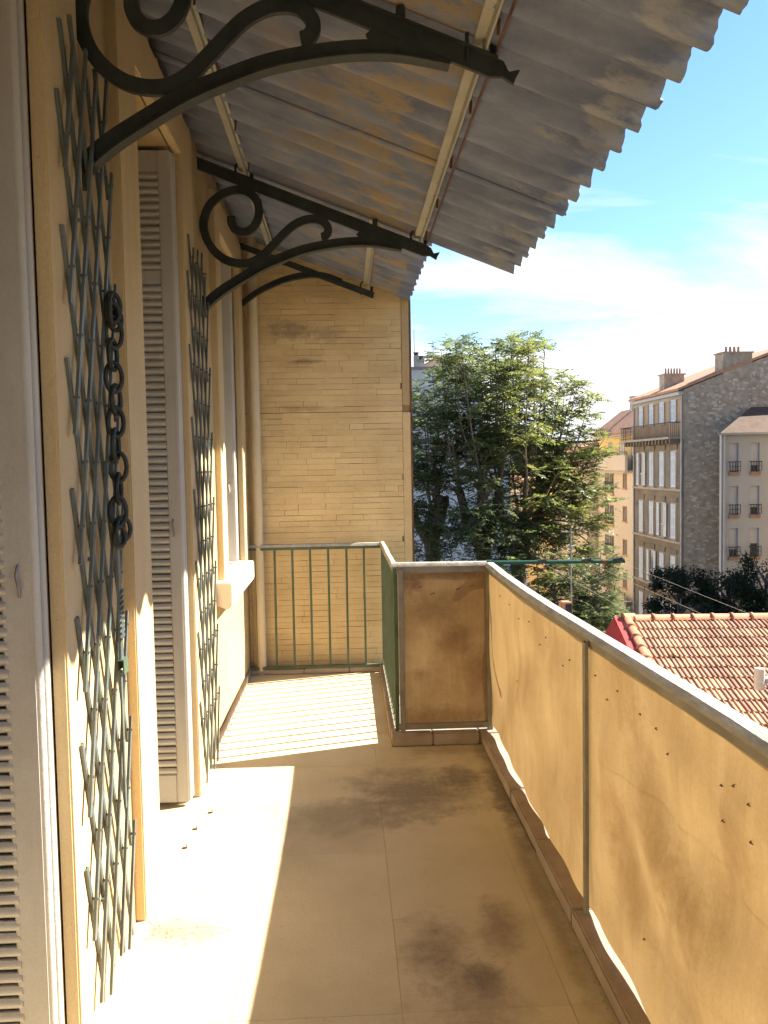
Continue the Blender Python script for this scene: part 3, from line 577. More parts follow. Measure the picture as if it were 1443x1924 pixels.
for x, Y in ((0.435, 2.52), (0.435, 4.62), (-0.52, 2.52), (-0.52, 4.62), (0.19, 6.3)):
    zz_ = zroof(x, 3.068)
    MB().tube([(x-0.045, Y-.016, zz_-.10), (x-0.048, Y-.018, zz_-.02), (x-0.03, Y-.018, zz_+.0)], 0.006, 6).build('hook_bolt', 'iron', canopy)
    MB().tube([(x+0.035, Y+.02, zz_-.11), (x+0.038, Y+.02, zz_-.03)], 0.011, 6).build('hook_bolt', 'iron', canopy)
for x in (0.435, -0.52):
    hb = MB()
    for i in range(9):
        Y = 0.3+i*0.53; zz_ = zroof(x, 3.068); hb.tube([(x+0.03, Y, zz_-.065), (x+0.034, Y, zz_-.02)], 0.005, 6)
    hb.build('hook_bolts', 'rust', canopy)['kind'] = 'stuff'
tag(MB().tube([(0.478, Y, zroof(0.478, 3.068)-0.052-0.006*math.sin((Y+1)*1.1)) for Y in np.linspace(-1.1, 4.62, 30)], 0.0042, 6).build('cable', 'rust'), 'thin rusty cable running beside the outer ivory purlin of the canopy', 'cable')

# ------------------------------------------------------------------ far brick wall
bw = thing('brick_wall', 'yellow painted wall of thin bricks at the end of the balcony', 'wall', (0, 6.8, GZ))
MB().box(-1.1, 0.516, 6.456, 7.4, GZ, 6.2).build('wall_core', 'mortar', bw)
MB().box(-1.1, 0.5165, 6.452, 7.401, 3.42, 6.201).box(-1.1, 0.5165, 6.452, 6.6, GZ, -0.62).build('render_coat', 'house', bw)
brk_cache = {}
lim = 300; rest = MB(); zc = -0.60; row = 0; hcs = []
while zc < 3.42:
    h = 0.0445; hcs.append(zc); zc += h
rows = []
for r_, z0 in enumerate(hcs):
    x = -1.1-random.random()*0.2
    while x < 0.455:
        w_ = random.choice((0.215, 0.215, 0.225, 0.205, 0.11)); x1 = min(x+w_, 0.455); x0 = max(x, -1.1)
        if x1-x0 > 0.03: rows.append((x0, x1, z0))
        x += w_
def score(b): return 0 if (b[0] > -0.80 and b[2] > 0.50) else 1
rows.sort(key=lambda b: (score(b), -b[2]))
zcr = 2.03
for i, (x0, x1, z0) in enumerate(rows):
    gz0 = random.choice((0.0003, 0.0004, 0.0008, 0.0020)); gz1 = random.choice((0.0003, 0.0004, 0.0008, 0.0022)); gx = random.choice((0.0002, 0.0003, 0.0003, 0.0016))
    if abs(z0-zcr) < 0.025: gz0 = 0.004
    d = random.uniform(0, 0.0025)
    if i < lim:
        me = bx(-(x1-x0)/2+gx, (x1-x0)/2-gx, 0, 0.006, gz0, 0.0445-gz1).mesh('brick', 'brick')
        link('brick', me, bw, Vector(((x0+x1)/2, 6.450-d*.6, z0))-wloc(bw), (random.uniform(-.004, .004), random.uniform(-.0015, .0015), random.uniform(-.003, .003)))
    else: rest.box(x0+gx, x1-gx, 6.450-d, 6.4559, z0+gz0, z0+0.0445-gz1)
rest.build('bricks', 'brick', bw)['kind'] = 'stuff'
# smooth corner strip at the outer edge, broken once, and the rusty edge iron
MB().box(0.457, 0.516, 6.444, 6.4555, 2.075, 3.42).build('corner_strip', 'house', bw, bevel=0.002)
MB().box(0.457, 0.519, 6.446, 6.4555, -0.6, 2.02).build('corner_strip', 'brick', bw, bevel=0.002)
MB().box(0.5175, 0.532, 6.444, 6.50, -0.6, 3.42).build('edge_iron', 'rust', bw)
tag(MB().box(0.532, 0.70, 6.50, 6.525, 1.785, 1.81).box(0.66, 0.70, 6.498, 6.53, 1.782, 1.814).build('iron_rod', 'iron', bevel=0.002), 'short dark iron rod sticking out of the brick wall edge in front of the tree', 'rod')
# drainpipe in the corner
dp = thing('drainpipe', 'cream painted drainpipe in the corner against the yellow brick wall', 'pipe', (-0.675, 6.34, 0))
MB().tube([(-0.682, 6.345, -2.0), (-0.682, 6.345, 3.42)], 0.039, 18).build('pipe', 'pipe', dp)
MB().tube([(-0.682, 6.345, 1.62), (-0.682, 6.345, 1.70)], 0.045, 18).build('collar', 'pipe', dp)
MB().box(-0.635, -0.622, 6.315, 6.345, 1.65, 1.68).build('collar_bolt', 'pipe', dp, bevel=0.003)
MB().tube([(-0.735, 6.41, -2.0), (-0.735, 6.41, 3.40)], 0.014, 10).build('thin_pipe', 'pipe', dp)

# ------------------------------------------------------------------ balcony railing
rail = thing('balcony_railing', 'green barred balcony railing with weathered pale handrail along three sides', 'railing', (0.3, 4.66, 0))
main = smooth_path([(0.822, -5.0, 1.055), (0.822, -3, 1.055), (0.822, -1.4, 1.055), (0.822, 0.6, 1.052), (0.822, 1.55, 1.045), (0.822, 1.97, 1.040), (0.822, 2.69, 1.026), (0.822, 3.49, 1.014), (0.822, 4.1, 1.014), (0.822, 4.672, 1.024)], 4)
def cap_rail(path, name, w_=0.068, side=(1, 0, 0)):
    mb = MB(); sec = [(-w_/2, -0.010), (-w_/2+.004, 0.0), (-w_*.28, 0.010), (0, 0.0135), (w_*.28, 0.010), (w_/2-.004, 0.0), (w_/2, -0.010)]
    n = len(sec); vs = []; sd_ = Vector(side)
    for p in path:
        j = random.uniform(-.0015, .0015)
        for a, b in sec: vs.append(Vector(p)+sd_*(a+j)+Vector((0, 0, b)))
    fs = [(i*n+k, i*n+(k+1) % n, (i+1)*n+(k+1) % n, (i+1)*n+k) for i in range(len(path)-1) for k in range(n)]
    fs += [tuple(range(n))[::-1], tuple((len(path)-1)*n+k for k in range(n))]
    return mb.add(vs, fs).build(name, 'handrail', rail)
cap_rail(main, 'handrail')
cap_rail([(0.272+0.05*i*0.0, 4.68+1.64*i/10, 1.020-0.012*i/10) for i in range(11)], 'handrail', 0.046)
cap_rail([(0.25+0.55*i/6, 4.668, 1.0355-0.004*i/6) for i in range(7)], 'handrail', 0.045, (0, 1, 0))
cap_rail([(-0.765+1.045*i/8, 6.322, 1.0-0.0*i) for i in range(9)], 'handrail', 0.04, (0, 1, 0))
# flat iron under the handrail
fm = MB()
for a, b in zip(main[:-1], main[1:]): fm.bar((a[0]-.012, a[1], a[2]-.026), (b[0]-.012, b[1], b[2]-.026), 0.010, 0.032, (1, 0, 0))
fm.build('rail_flat', 'frame', rail)
MB().box(0.28, 0.81, 4.655, 4.68, 0.985, 1.024).build('rail_flat', 'frame', rail)
MB().box(0.28, 0.82, 4.650, 4.672, 0.075, 0.108).build('bottom_rail', 'frame', rail)
MB().box(-0.765, 0.26, 6.310, 6.334, 0.968, 0.989).build('rail_flat', 'rail_green', rail)
MB().box(-0.765, 0.282, 6.308, 6.336, 0.042, 0.062).build('bottom_rail', 'rail_green', rail)
MB().box(0.262, 0.282, 4.69, 6.31, 0.080, 0.098).build('bottom_rail', 'rail_green', rail)
MB().box(0.260, 0.284, 4.69, 6.31, 0.984, 1.007).build('rail_flat', 'rail_green', rail)
bar_me = bx(-0.0085, 0.0085, -0.0085, 0.0085, 0, 0.93).mesh('bar', 'rail_green', bevel=0.002, seg=1)
base = wloc(rail)
for i in range(7): link('bar', bar_me, rail, Vector((-0.70+0.1385*i, 6.322, 0.05))-base, (0, random.uniform(-.003, .003), 0))
for i in range(13): link('bar', bar_me, rail, Vector((0.272, 4.78+0.1215*i, 0.07))-base, (random.uniform(-.004, .004), 0, 0))
for i in range(13): # feet of the side bars stand on the kerb
    pass
def post(x, y, w_, m_='frame', z0=0.05, z1=1.0, d=0.012): return MB().box(x-d/2, x+d/2, y-w_/2, y+w_/2, z0, z1).build('post', m_, rail, bevel=0.002)
MB().box(0.288, 0.318, 4.645, 4.67, 0.02, 1.01).build('post', 'frame', rail, bevel=0.002)
MB().box(0.262, 0.286, 4.668, 4.692, 0.02, 1.01).build('post', 'rail_green', rail, bevel=0.002)
MB().box(0.796, 0.826, 4.646, 4.672, 0.05, 1.0).build('post', 'frame', rail, bevel=0.002)
MB().box(0.262, 0.286, 6.31, 6.334, 0.02, 0.99).build('post', 'rail_green', rail, bevel=0.002)
post(0.793, 2.69, 0.034, z1=1.0); post(0.793, 0.72, 0.034, z1=1.02); post(0.793, -1.25, 0.034, z1=1.02); post(0.793, -3.2, 0.034, z1=1.02)

# canvas screens tied to the railing
def canvas(name, label, grid, u, v, fold, cmat='canvas'):
    vs = []; fs = []
    for j in range(v+1):
        for i in range(u+1): vs.append(grid(i/u, j/v))
    fs = [(j*(u+1)+i, j*(u+1)+i+1, (j+1)*(u+1)+i+1, (j+1)*(u+1)+i) for j in range(v) for i in range(u)]
    o_ = MB().add(vs, fs, True).build(name, cmat, fix=False); return tag(o_, label, 'screen', 'canvas screens on the railing')
def ztop(Y):
    return float(np.interp(Y, [-1.4, .6, 1.55, 1.97, 2.69, 3.49, 4.1, 4.67], [1.055, 1.052, 1.045, 1.040, 1.026, 1.014, 1.014, 1.024]))-0.022
def gm(a, b):
    Y = -4.9+(4.655+4.9)*a; zt = ztop(Y)+0.004*math.sin(Y*9); zb = 0.064+0.002*math.sin(Y*11)+float(np.interp(Y, [1.2, 2.1, 2.3, 2.62, 2.85, 3.2, 3.3, 3.4, 3.7, 3.85, 4.64], [-.006, -.006, .006, .010, -.005, -.005, .003, -.005, -.003, .016, .026]))
    z = zb+(zt-zb)*b; sag = math.sin(math.pi*b)
    x = 0.811+sag*(0.010*math.sin(Y*6.1+1.5*b)+0.008*math.sin(Y*3.3-4*b+1)+0.005*math.sin(Y*13+6*b))
    x += 0.020*sag*math.sin(5*(Y*0.55-b*0.9))*0.5
    sw = b*2.3-1.05*math.sqrt((Y-1.78)**2+.01)
    x += 0.017*sag*math.sin(2*math.pi*sw)*math.exp(-((Y-1.8)/.85)**2)+0.012*sag*math.sin(2*math.pi*(b*1.8+0.8*(Y-3.7)))*math.exp(-((Y-3.7)/.6)**2)
    q1, q2 = (Y-2.05)+0.55*(b-0.35), (Y-1.62)-0.45*(b-0.35)
    x += sag*(0.016*math.exp(-(q1/.06)**2)+0.015*math.exp(-(q2/.06)**2)+0.012*math.exp(-((Y-3.35-.5*(b-.5))/.09)**2)+0.010*math.exp(-((Y-3.95+.3*(b-.5))/.08)**2))
    x += 0.0035*sag*math.sin(Y*23+7*b+math.sin(Y*5))
    x += 0.036*math.exp(-((Y-4.45)/.25)**2)*math.exp(-((b-0.18)/.2)**2)-0.02*math.exp(-((Y-4.62)/.08)**2)*0
    if b < 0.06: x += 0.004*math.sin(Y*17)
    if abs(Y-2.69) < 0.05 or abs(Y-.72) < .05: x = max(x, 0.806)
    return (x, Y, z)
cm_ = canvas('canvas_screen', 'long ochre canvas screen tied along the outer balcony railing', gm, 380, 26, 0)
def gr(a, b):
    x = 0.306+0.504*a; z = 0.106+0.882*b; s_ = math.sin(math.pi*a)*math.sin(math.pi*b)
    return (x, 4.668-0.010*s_+0.010*s_*math.sin(7*(a-b))+0.006*s_*math.sin(4*(a+b)+1), z)
cr_ = canvas('canvas_screen', 'short stained brown canvas panel in the railing corner facing the camera', gr, 26, 40, 0, 'canvas_stained_shaded')
# little wire ties through the canvas
for (Y, dz) in ((4.30, .10), (4.05, .095), (3.78, .12), (3.60, .10), (3.42, .16), (3.30, .105), (3.05, .17), (2.92, .12), (2.62, .10), (2.50, .15), (2.40, .10), (2.22, .12), (2.10, .12), (2.02, .16), (1.72, .13), (1.70, .20), (1.66, .11), (1.585, .12), (1.57, .19), (3.9, .45), (2.2, .75)):
    b = (ztop(Y)-dz-0.07)/(ztop(Y)-0.07); x, _, z = gm((Y+4.9)/9.555, b); a = random.uniform(-1.2, 1.2); l = random.uniform(.0025, .0055)
    MB().tube([(x-.002, Y-l*math.cos(a), z-l*math.sin(a)), (x-.008, Y, z), (x-.002, Y+l*math.cos(a), z+l*math.sin(a)*.4)], 0.0013, 5).tube([(x-.003, Y, z-.003), (x-.006, Y, z+.0025)], 0.0015, 5).build('wire_tie', 'rust', cm_)
for (x, z) in ((0.70, 0.90), (0.62, 0.885), (0.40, 0.9), (0.47, 0.86)):
    MB().tube([(x, 4.655, z), (x+.012, 4.65, z+.003), (x+.028, 4.654, z+.008)], 0.0024, 5).build('wire_tie', 'rust', cr_)

# ------------------------------------------------------------------ clothesline
arm = thing('drying_pole', 'dark green clothesline arm reaching out from the railing corner', 'pole', (0.83, 4.7, 1.02))
MB().tube([(0.80, 4.70, 1.031), (1.62, 4.70, 1.020)], 0.0115, 10).build('pole', 'dark_green', arm)
MB().box(0.80, 0.845, 4.675, 4.715, 1.0, 1.045).build('clamp', 'dark_green', arm, bevel=0.002)
LX = (1.585, 1.40, 1.135)
for x in LX:
    MB().tube([(x-.03, 4.70, 1.028), (x+.02, 4.69, 1.038)], 0.0105, 8).tube([(x-.015, 4.688, 1.024), (x+.03, 4.692, 1.031)], 0.008, 8).build('hook', 'iron', arm)
MB().tube([(1.485, 4.70, 1.0216), (1.51, 4.70, 1.0213)], 0.0145, 10).build('ring', 'rust', arm)
for x, lb in zip(LX, ('outermost of three thin pale clotheslines running past the tiled roof', 'middle one of three thin pale clotheslines, between two others', 'innermost of three thin clotheslines, nearest the railing, over the roof tiles')):
    tag(MB().tube([(x+0.012*(4.7-Y)*.4, Y, 1.022-0.035*math.sin(math.pi*(4.7-Y)/5.4)*1.2) for Y in np.linspace(4.69, -0.7, 26)], 0.0006, 5).build('clothesline', 'wire'), lb, 'clothesline', 'clotheslines over the railing')

# ------------------------------------------------------------------ tiled roof below
TH = R(19.0); AL = R(3.5)
RO = Vector((5.256, 15.0, -1.36))
ru = Vector((math.cos(AL), -math.sin(AL), 0)); rd = Vector((-math.sin(AL)*math.cos(TH), -math.cos(AL)*math.cos(TH), -math.sin(TH))); rn = ru.cross(-rd)
rh = thing('tiled_house', 'low house with orange ribbed tile roof and terracotta ridge beyond the railing', 'house', (7, 13, GZ))
rb_ = wloc(rh)
def rp(u, d, n=0): return RO+ru*u+rd*d+rn*n
dk = MB(); LD = 4.6; LU = 5.2
q = [rp(-0.02, -0.02, -0.03), rp(LU, -0.02, -0.03), rp(LU, LD, -0.03), rp(-0.02, LD, -0.03)]
qb = [Vector((p.x, p.y, GZ)) for p in q]
bk = [Vector((q[0].x+0.2, q[0].y+3.2, q[0].z-1.1)), Vector((q[1].x, q[1].y+3.2, q[1].z-1.1))]; bkb = [Vector((p.x, p.y, GZ)) for p in bk]
dk.add(q+qb+bk+bkb, [(0, 1, 2, 3), (2, 6, 7, 3), (3, 7, 4, 10, 8, 0), (0, 8, 9, 1), (1, 9, 11, 5, 6, 2), (8, 10, 11, 9), (10, 4, 7, 6, 5, 11)])
dk.build('wall', 'cream_stucco', rh)
TW, TE = 0.172, 0.318
prof = [(0.0, 0.0), (0.006, 0.020), (0.020, 0.022), (0.026, 0.0045), (0.078, 0.002), (0.086, 0.019), (0.100, 0.021), (0.106, 0.0045), (0.160, 0.002), (0.171, 0.004)]
tm = MB(); npf = len(prof)
prof = [(a, b*1.35) for a, b in prof]
vs = [(a, 0.03, b-0.012) for a, b in prof]+[(a, -0.345, b+0.016) for a, b in prof]+[(a, -0.345, b-0.010) for a, b in prof]
fs = [(i, i+1, npf+i+1, npf+i) for i in range(npf-1)]+[(npf+i, npf+i+1, 2*npf+i+1, 2*npf+i) for i in range(npf-1)]
tile_me = tm.add(vs, fs).mesh('roof_tile', 'roof_tile')
RM = Matrix((ru, -rd, rn)).transposed()
nrow = 13; cnt = 0; rest = []
cells = [(j, i) for j in range(nrow) for i in range(-0, int(LU/TW))]
def tvis(c):
    j, i = c; P_ = rp(i*TW+.08, j*TE+.1); px = 649+1540*P_.x/P_.y; py = 877-1540*(P_.z-1.6)/P_.y
    # keep as single tiles those the balcony rail does not hide and that lie near
    return 0 if (px < 1475 and py < 1062+(px-918)*0.66+25) else 1
cells.sort(key=tvis)
far_tiles = MB()
for n, (j, i) in enumerate(cells):
    P_ = rp(i*TW, j*TE+0.02, 0.012+random.uniform(-.003, .003))
    if n < 300:
        o = link('roof_tile', tile_me, rh, P_-rb_, (RM @ Matrix.Rotation(random.uniform(-.008, .008), 3, 'Z') @ Matrix.Rotation(random.uniform(-.01, .01), 3, 'Y')).to_euler())
    else: far_tiles.add([P_+RM @ Vector(v) for v in vs], fs)
far_tiles.build('roof_tiles', 'roof_tile', rh)['kind'] = 'stuff'
def half_round(a, b, r0, r1, nrm, name, m_='ridge_tile'):
    a, b = Vector(a), Vector(b); d = (b-a).normalized(); n = (nrm-d*nrm.dot(d)).normalized(); s_ = d.cross(n); V = []
    sec = [(a-d*0.0, r0), (a+(b-a)*0.86, r0*.97), (a+(b-a)*.87, r1), (b, r1)]
    for p, r_ in sec:
        for k in range(9):
            t = math.pi*(k/8)*1.1-0.05*math.pi; V.append(p+s_*math.cos(t)*r_+n*math.sin(t)*r_*.85)
    F_ = [(q_*9+k, q_*9+k+1, (q_+1)*9+k+1, (q_+1)*9+k) for q_ in range(3) for k in range(8)]
    F_ += [tuple(range(9))[::-1], tuple(27+k for k in range(9))]
    return MB().add(V, F_, True).build(name, m_, rh)
k = 0; u = 0.06
while u < LU: 
    half_round(rp(u+0.385, -0.02, 0.005), rp(u, -0.02, 0.012), 0.095, 0.112, Vector((0, 0, 1)), 'ridge_tile'); u += 0.365
vd = (rp(-0.10, 1.5)-rp(0.0, 0)).normalized()
for i in range(9):
    a = rp(-0.045-0.02*i*.4, -0.03+i*0.36, 0.03); b = rp(-0.045-0.02*(i+1)*.4, -0.03+(i+1)*0.36+.03, 0.045)
    half_round(a, b, 0.085, 0.098, rn, 'verge_tile')
half_round(rp(0.10, -0.03, 0.03), rp(-0.12, -0.02, 0.035), 0.10, 0.105, Vector((0, 0, 1)), 'hip_cap')
rf = MB(); A_ = [rp(-0.14, -0.08, 0.03), rp(-0.26, -0.08, 0.03), rp(-0.34, 2.8, 0.03), rp(-0.20, 2.8, 0.03)]
B_ = [rp(-0.14, -0.08, -0.5), rp(-0.50, 0.10, -0.30), rp(-0.60, 2.8, -0.30), rp(-0.20, 2.8, -0.5)]
rf.add(A_+B_, [(0, 1, 2, 3), (0, 4, 5, 1), (1, 5, 6, 2), (2, 6, 7, 3), (3, 7, 4, 0), (4, 7, 6, 5)]).build('red_flashing', 'red', rh)
vp = thing('vent_pipe', 'ivory plastic tee pipe standing above the orange roof tiles', 'pipe', (5.95, 11.5, -1.8))
MB().tube([(5.955, 11.5, -1.735), (5.955, 11.5, -1.425)], 0.075, 16, caps=False).tube([(5.955, 11.5, -1.425), (5.955, 11.5, -1.735)], 0.068, 16).build('pipe', 'pvc', vp)
MB().tube([(6.02, 11.5, -1.60), (6.6, 11.5, -1.60)], 0.055, 14).build('branch', 'zinc', vp)
MB().tube([(6.3, 11.5, -1.6), (6.3, 11.52, -2.9)], 0.05, 12).build('stand', 'pvc', vp)

# low flat roofed annex just under the rail with an aerial and a cowl
ax = thing('flat_roofed_annex', 'low flat roofed annex hidden under the handrail, carrying an aerial', 'house', (3.6, 12, GZ))
MB().box(2.2, 3.5, 11.2, 14.0, GZ, -1.4).build('wall', 'cream_stucco', ax); MB().box(2.1, 3.6, 11.1, 14.1, -1.398, -1.3).build('roof', 'zinc', ax)
an = thing('aerial', 'thin pale rooftop aerial with two short crossbars in front of the tree', 'aerial', (3.33, 12, -1.3))
MB().tube([(3.33, 12, -1.3), (3.325, 12, 0.62)], 0.011, 6).build('mast', 'steel', an)
MB().bar((3.18, 11.98, .585), (3.37, 12.02, .57), 0.012, 0.012).build('crossbar', 'steel', an)
MB().bar((3.26, 11.98, .35), (3.41, 12.02, .375), 0.016, 0.012).build('crossbar', 'steel', an)
cw = thing('chimney_cowl', 'small rounded brown chimney cowl peeping over the handrail', 'cowl', (3.2, 11.9, -1.3))
cpts = [(3.135, -1.3), (3.135, -0.47), (3.15, -.445), (3.285, -.445), (3.305, -.47), (3.305, -1.3)]
MB().prism(cpts, 11.85, 12.0, 'xz').build('cowl', 'orange_trim', cw, bevel=0.01)
MB().box(3.20, 3.295, 11.84, 11.849, -0.9, -0.475).build('opening', 'black_iron', cw)

# ------------------------------------------------------------------ buildings across the street
FX = 21.6
def win_x(parent, x, y0, y1, z0, z1, shutters=None, m_trim=None, rail_=None, depth=0.18, sill=True, rec=0.0):
    """a window in a facade facing -X at plane x"""
    w_ = MB().box(x-0.03, x+0.02, y0-.07, y0, z0, z1).box(x-0.03, x+0.02, y1, y1+.07, z0, z1).box(x-0.03, x+0.02, y0-.07, y1+.07, z1, z1+.07).build('window', m_trim or 'pale_trim', parent)
    MB().box(x+rec-0.010, x+rec+0.004, y0, y1, z0, z1).build('pane', 'glass', w_)
    fr = MB(); ym = (y0+y1)/2
    x_ = x; x = x+rec
    fr.box(x-.022, x-.011, ym-.03, ym+.03, z0, z1).box(x-.0225, x-.0105, y0, y0+.05, z0, z1).box(x-.0225, x-.0105, y1-.05, y1, z0, z1).box(x-.0215, x-.0115, y0, ym-.03, z0+(z1-z0)*.35, z0+(z1-z0)*.35+.05).box(x-.0215, x-.0115, ym+.03, y1, z0+(z1-z0)*.35, z0+(z1-z0)*.35+.05).build('sash', 'roller', w_); x = x_
    if sill: MB().box(x-0.10, x+0.02, y0-.12, y1+.12, z0-.10, z0).build('sill', m_trim or 'pale_trim', w_)
    if shutters == 'closed':
        for a, b in ((y0+.01, ym-.01), (ym+.01, y1-.01)): shutter_panel(w_, x-.055, a, b, z0+.02, z1-.01)
    elif shutters == 'open':
        hw = (y1-y0)/2
        shutter_panel(w_, x-.075, y0-hw-.02, y0-.02, z0+.02, z1-.01); shutter_panel(w_, x-.075, y1+.02, y1+hw+.02, z0+.02, z1-.01)
    elif shutters == 'half':
        hw = (y1-y0)/2
        shutter_proj(w_, x-.04, y0-.01, hw, z0+.02, z1-.01, -1); shutter_panel(w_, x-.055, ym+.01, y1-.01, z0+.02, z1-.01)
    if rail_:
        b_ = MB().box(x-.16, x-.14, y0-.03, y1+.03, z0+.85, z0+.90).box(x-.16, x-.14, y0-.03, y1+.03, z0+.05, z0+.09)
        for i in range(9): b_.box(x-.158, x-.142, y0+(y1-y0)*i/8-.012, y0+(y1-y0)*i/8+.012, z0+.09, z0+.85)
        b_.box(x-.14, x, y0-.03, y0-.01, z0+.85, z0+.9).box(x-.14, x, y1+.01, y1+.03, z0+.85, z0+.9)
        b_.build('balconette', 'black_iron', w_)
    return w_
def pierced(name, m_, parent, rects, u0, u1, z0, z1, d0, d1, axis):
    """a front skin from depth d0 to d1 with rectangular openings (u0,u1,z0,z1) left through it"""
    us = sorted({u0, u1}|{r[0] for r in rects}|{r[1] for r in rects}); zs = sorted({z0, z1}|{r[2] for r in rects}|{r[3] for r in rects}); mb = MB()
    for za, zb in zip(zs[:-1], zs[1:]):
        run = None
        for ua, ub in list(zip(us[:-1], us[1:]))+[(u1, u1)]:
            solid = ub > ua and not any(r[0] <= ua+1e-6 and ub <= r[1]+1e-6 and r[2] <= za+1e-6 and zb <= r[3]+1e-6 for r in rects)
            if solid: run = (run[0], ub) if run else (ua, ub)
            elif run:
                mb.box(*((d0, d1, run[0], run[1]) if axis == 'x' else (run[0], run[1], d0, d1)), za, zb); run = None
    return mb.build(name, m_, parent)
def shutter_panel(w_, x, y0, y1, z0, z1):
    mb = MB(); s_ = 0.07
    mb.box(x-.035, x, y0, y0+s_, z0, z1).box(x-.035, x, y1-s_, y1, z0, z1)
    for c in (z0, z0+(z1-z0)*.5, z0+(z1-z0)*.8, z1-s_): mb.box(x-.034, x-.001, y0+s_, y1-s_, c, c+s_)
    n = 14
    for i in range(n):
        z = z0+s_+(z1-z0-2*s_)*i/n; mb.add([(x-.03, y0+s_, z), (x-.03, y1-s_, z), (x-.006, y1-s_, z+(z1-z0)/n*.75), (x-.006, y0+s_, z+(z1-z0)/n*.75)], [(0, 1, 2, 3)])
    return mb.build('shutter', 'pale_shutter', w_, fix=False)
def shutter_proj(w_, x, y, wd, z0, z1, sgn):
    mb = MB().box(x-wd, x, y-.02, y+.02, z0, z1)
    return mb.build('shutter', 'pale_shutter', w_)
# stone house
sh = thing('stone_house', 'tall old brown house with rubble stone gable and pale shutters across the street', 'house', (26, 55, GZ))
Y0, Y1 = 51.5, 60.4
gable = [(FX, GZ), (FX, 6.15), (24.2, 7.15), (29.2, 8.95), (34, 7.2), (36, 6.2), (36, GZ)]
MB().prism(gable, Y0, Y1, 'xz').build('wall', 'stone', sh)
MB().box(FX-0.06, FX-.001, Y0-.02, Y1, GZ, 3.0).build('front_render', 'old_stucco', sh); MB().box(FX-0.06, FX-.001, Y0-.02, Y1, 3.0, 6.1).build('front_render', 'ochre_stucco', sh)
# quoins of the gable corner, roof, cornice
MB().prism([(FX-.45, 6.05), (24.2, 7.22), (29.2, 9.02), (29.2, 9.20), (24.2, 7.40), (FX-.45, 6.22)], Y0-.12, Y1+.1, 'xz').build('roof', 'far_roof', sh)
MB().prism([(29.2, 9.02), (36.3, 6.1), (36.3, 6.28), (29.2, 9.20)], Y0-.12, Y1+.1, 'xz').build('roof', 'far_roof', sh)
MB().box(FX-.38, FX-.05, Y0-.1, Y1, 5.80, 6.02).build('cornice', 'zinc', sh, bevel=0.04)
MB().box(FX-.14, FX-.06, Y0+.3, Y1, 5.55, 5.78).build('cornice', 'pale_trim', sh)
c1 = MB().box(24.1, 26.0, Y0-.05, Y0+1.1, 6.8, 8.40).box(24.0, 26.1, Y0-.12, Y0+1.15, 8.40, 8.48).build('chimney', 'stone', sh)
for i in range(4): MB().tube([(24.5+i*.27, Y0+.4, 8.48), (24.5+i*.27, Y0+.4, 8.85)], [.085, .075], 10).build('chimney_pot', 'dull_trim', c1)
c2 = MB().box(21.9, 23.3, Y0+4.0, Y0+4.9, 6.1, 7.5).box(21.8, 23.4, Y0+3.9, Y0+5.0, 7.5, 7.58).build('chimney', 'stone', sh)
for i in range(6): MB().tube([(22.15+i*.2, Y0+4.4, 7.58), (22.15+i*.2, Y0+4.4, 7.98)], [.07, .06], 10).build('chimney_pot', 'dull_trim', c2)
cols4 = [(52.46, 53.29), (54.45, 55.25), (56.35, 57.15), (58.35, 59.15)]
for r_, (z0, z1) in enumerate(((4.15, 5.6), (-0.12, 2.24), (-3.5, -1.22), (-6.88, -4.65), (-9.9, -7.9), (-13.0+.15, -10.9))):
    for ci, (a, b) in enumerate(cols4):
        if r_ in (1,): sty = 'closed' if ci < 3 else 'openish'
        elif r_ == 2: sty = 'openish' if ci == 1 else 'closed'
        elif r_ == 3: sty = 'openish' if ci == 2 else 'closed'
        else: sty = 'closed'
        w_ = win_x(sh, FX-.06, a, b, z0, z1, 'closed' if sty == 'closed' else None)
        if sty == 'openish':
            shutter_panel(w_, FX-.13, a-.45, a-.03, z0+.02, z1); shutter_panel(w_, FX-.13, b+.03, b+.45, z0+.02, z1)
        else:
            MB().box(FX-.17, FX-.125, b+.0, b+.10, z0+.02, z1).build('shutter', 'blue_edge', w_)
        if 0 < r_ < 5: MB().box(FX-.14, FX-.061, a-.2, b+.2, z1+.32, z1+.44).box(FX-.12, FX-.0612, a-.12, b+.12, z1+.12, z1+.32).build('hood', 'old_stucco', w_)
for z in (-0.36, -3.78, -7.12, -10.4): MB().box(FX-.2, FX-.06, Y0-.05, Y1, z, z+.14).build('string_course', 'pale_trim', sh)
bal = MB().box(FX-.95, FX-.06, Y0+.15, Y1+.6, 3.02, 3.16).build('balcony', 'pale_trim', sh)
for i in range(15): MB().box(FX-.75, FX-.0605, Y0+.4+i*.6, Y0+.58+i*.6, 2.72, 3.02).build('corbel', 'old_stucco', bal)
br = MB().box(FX-.93, FX-.89, Y0+.15, Y1+.6, 4.06, 4.12).box(FX-.93, FX-.89, Y0+.15, Y1+.6, 3.24, 3.28)
for i in range(45): br.box(FX-.92, FX-.90, Y0+.17+i*.207, Y0+.19+i*.207, 3.16, 4.06)
for yy in (Y0+.15, Y1+.56):
    br.box(FX-.89, FX-.06, yy, yy+.04, 4.06, 4.12)
    for i in range(6): br.box(FX-.8+i*.13, FX-.77+i*.13, yy, yy+.03, 3.16, 4.06)
br.build('balustrade', 'black_iron', bal)
MB().tube([(FX-.12, Y0+.1, 5.8), (FX-.12, Y0+.1, GZ)], 0.06, 8).build('gutter_pipe', 'zinc', sh); MB().tube([(FX-.12, Y1-.1, 5.8), (FX-.12, Y1-.1, GZ)], 0.06, 8).build('gutter_pipe', 'zinc', sh)
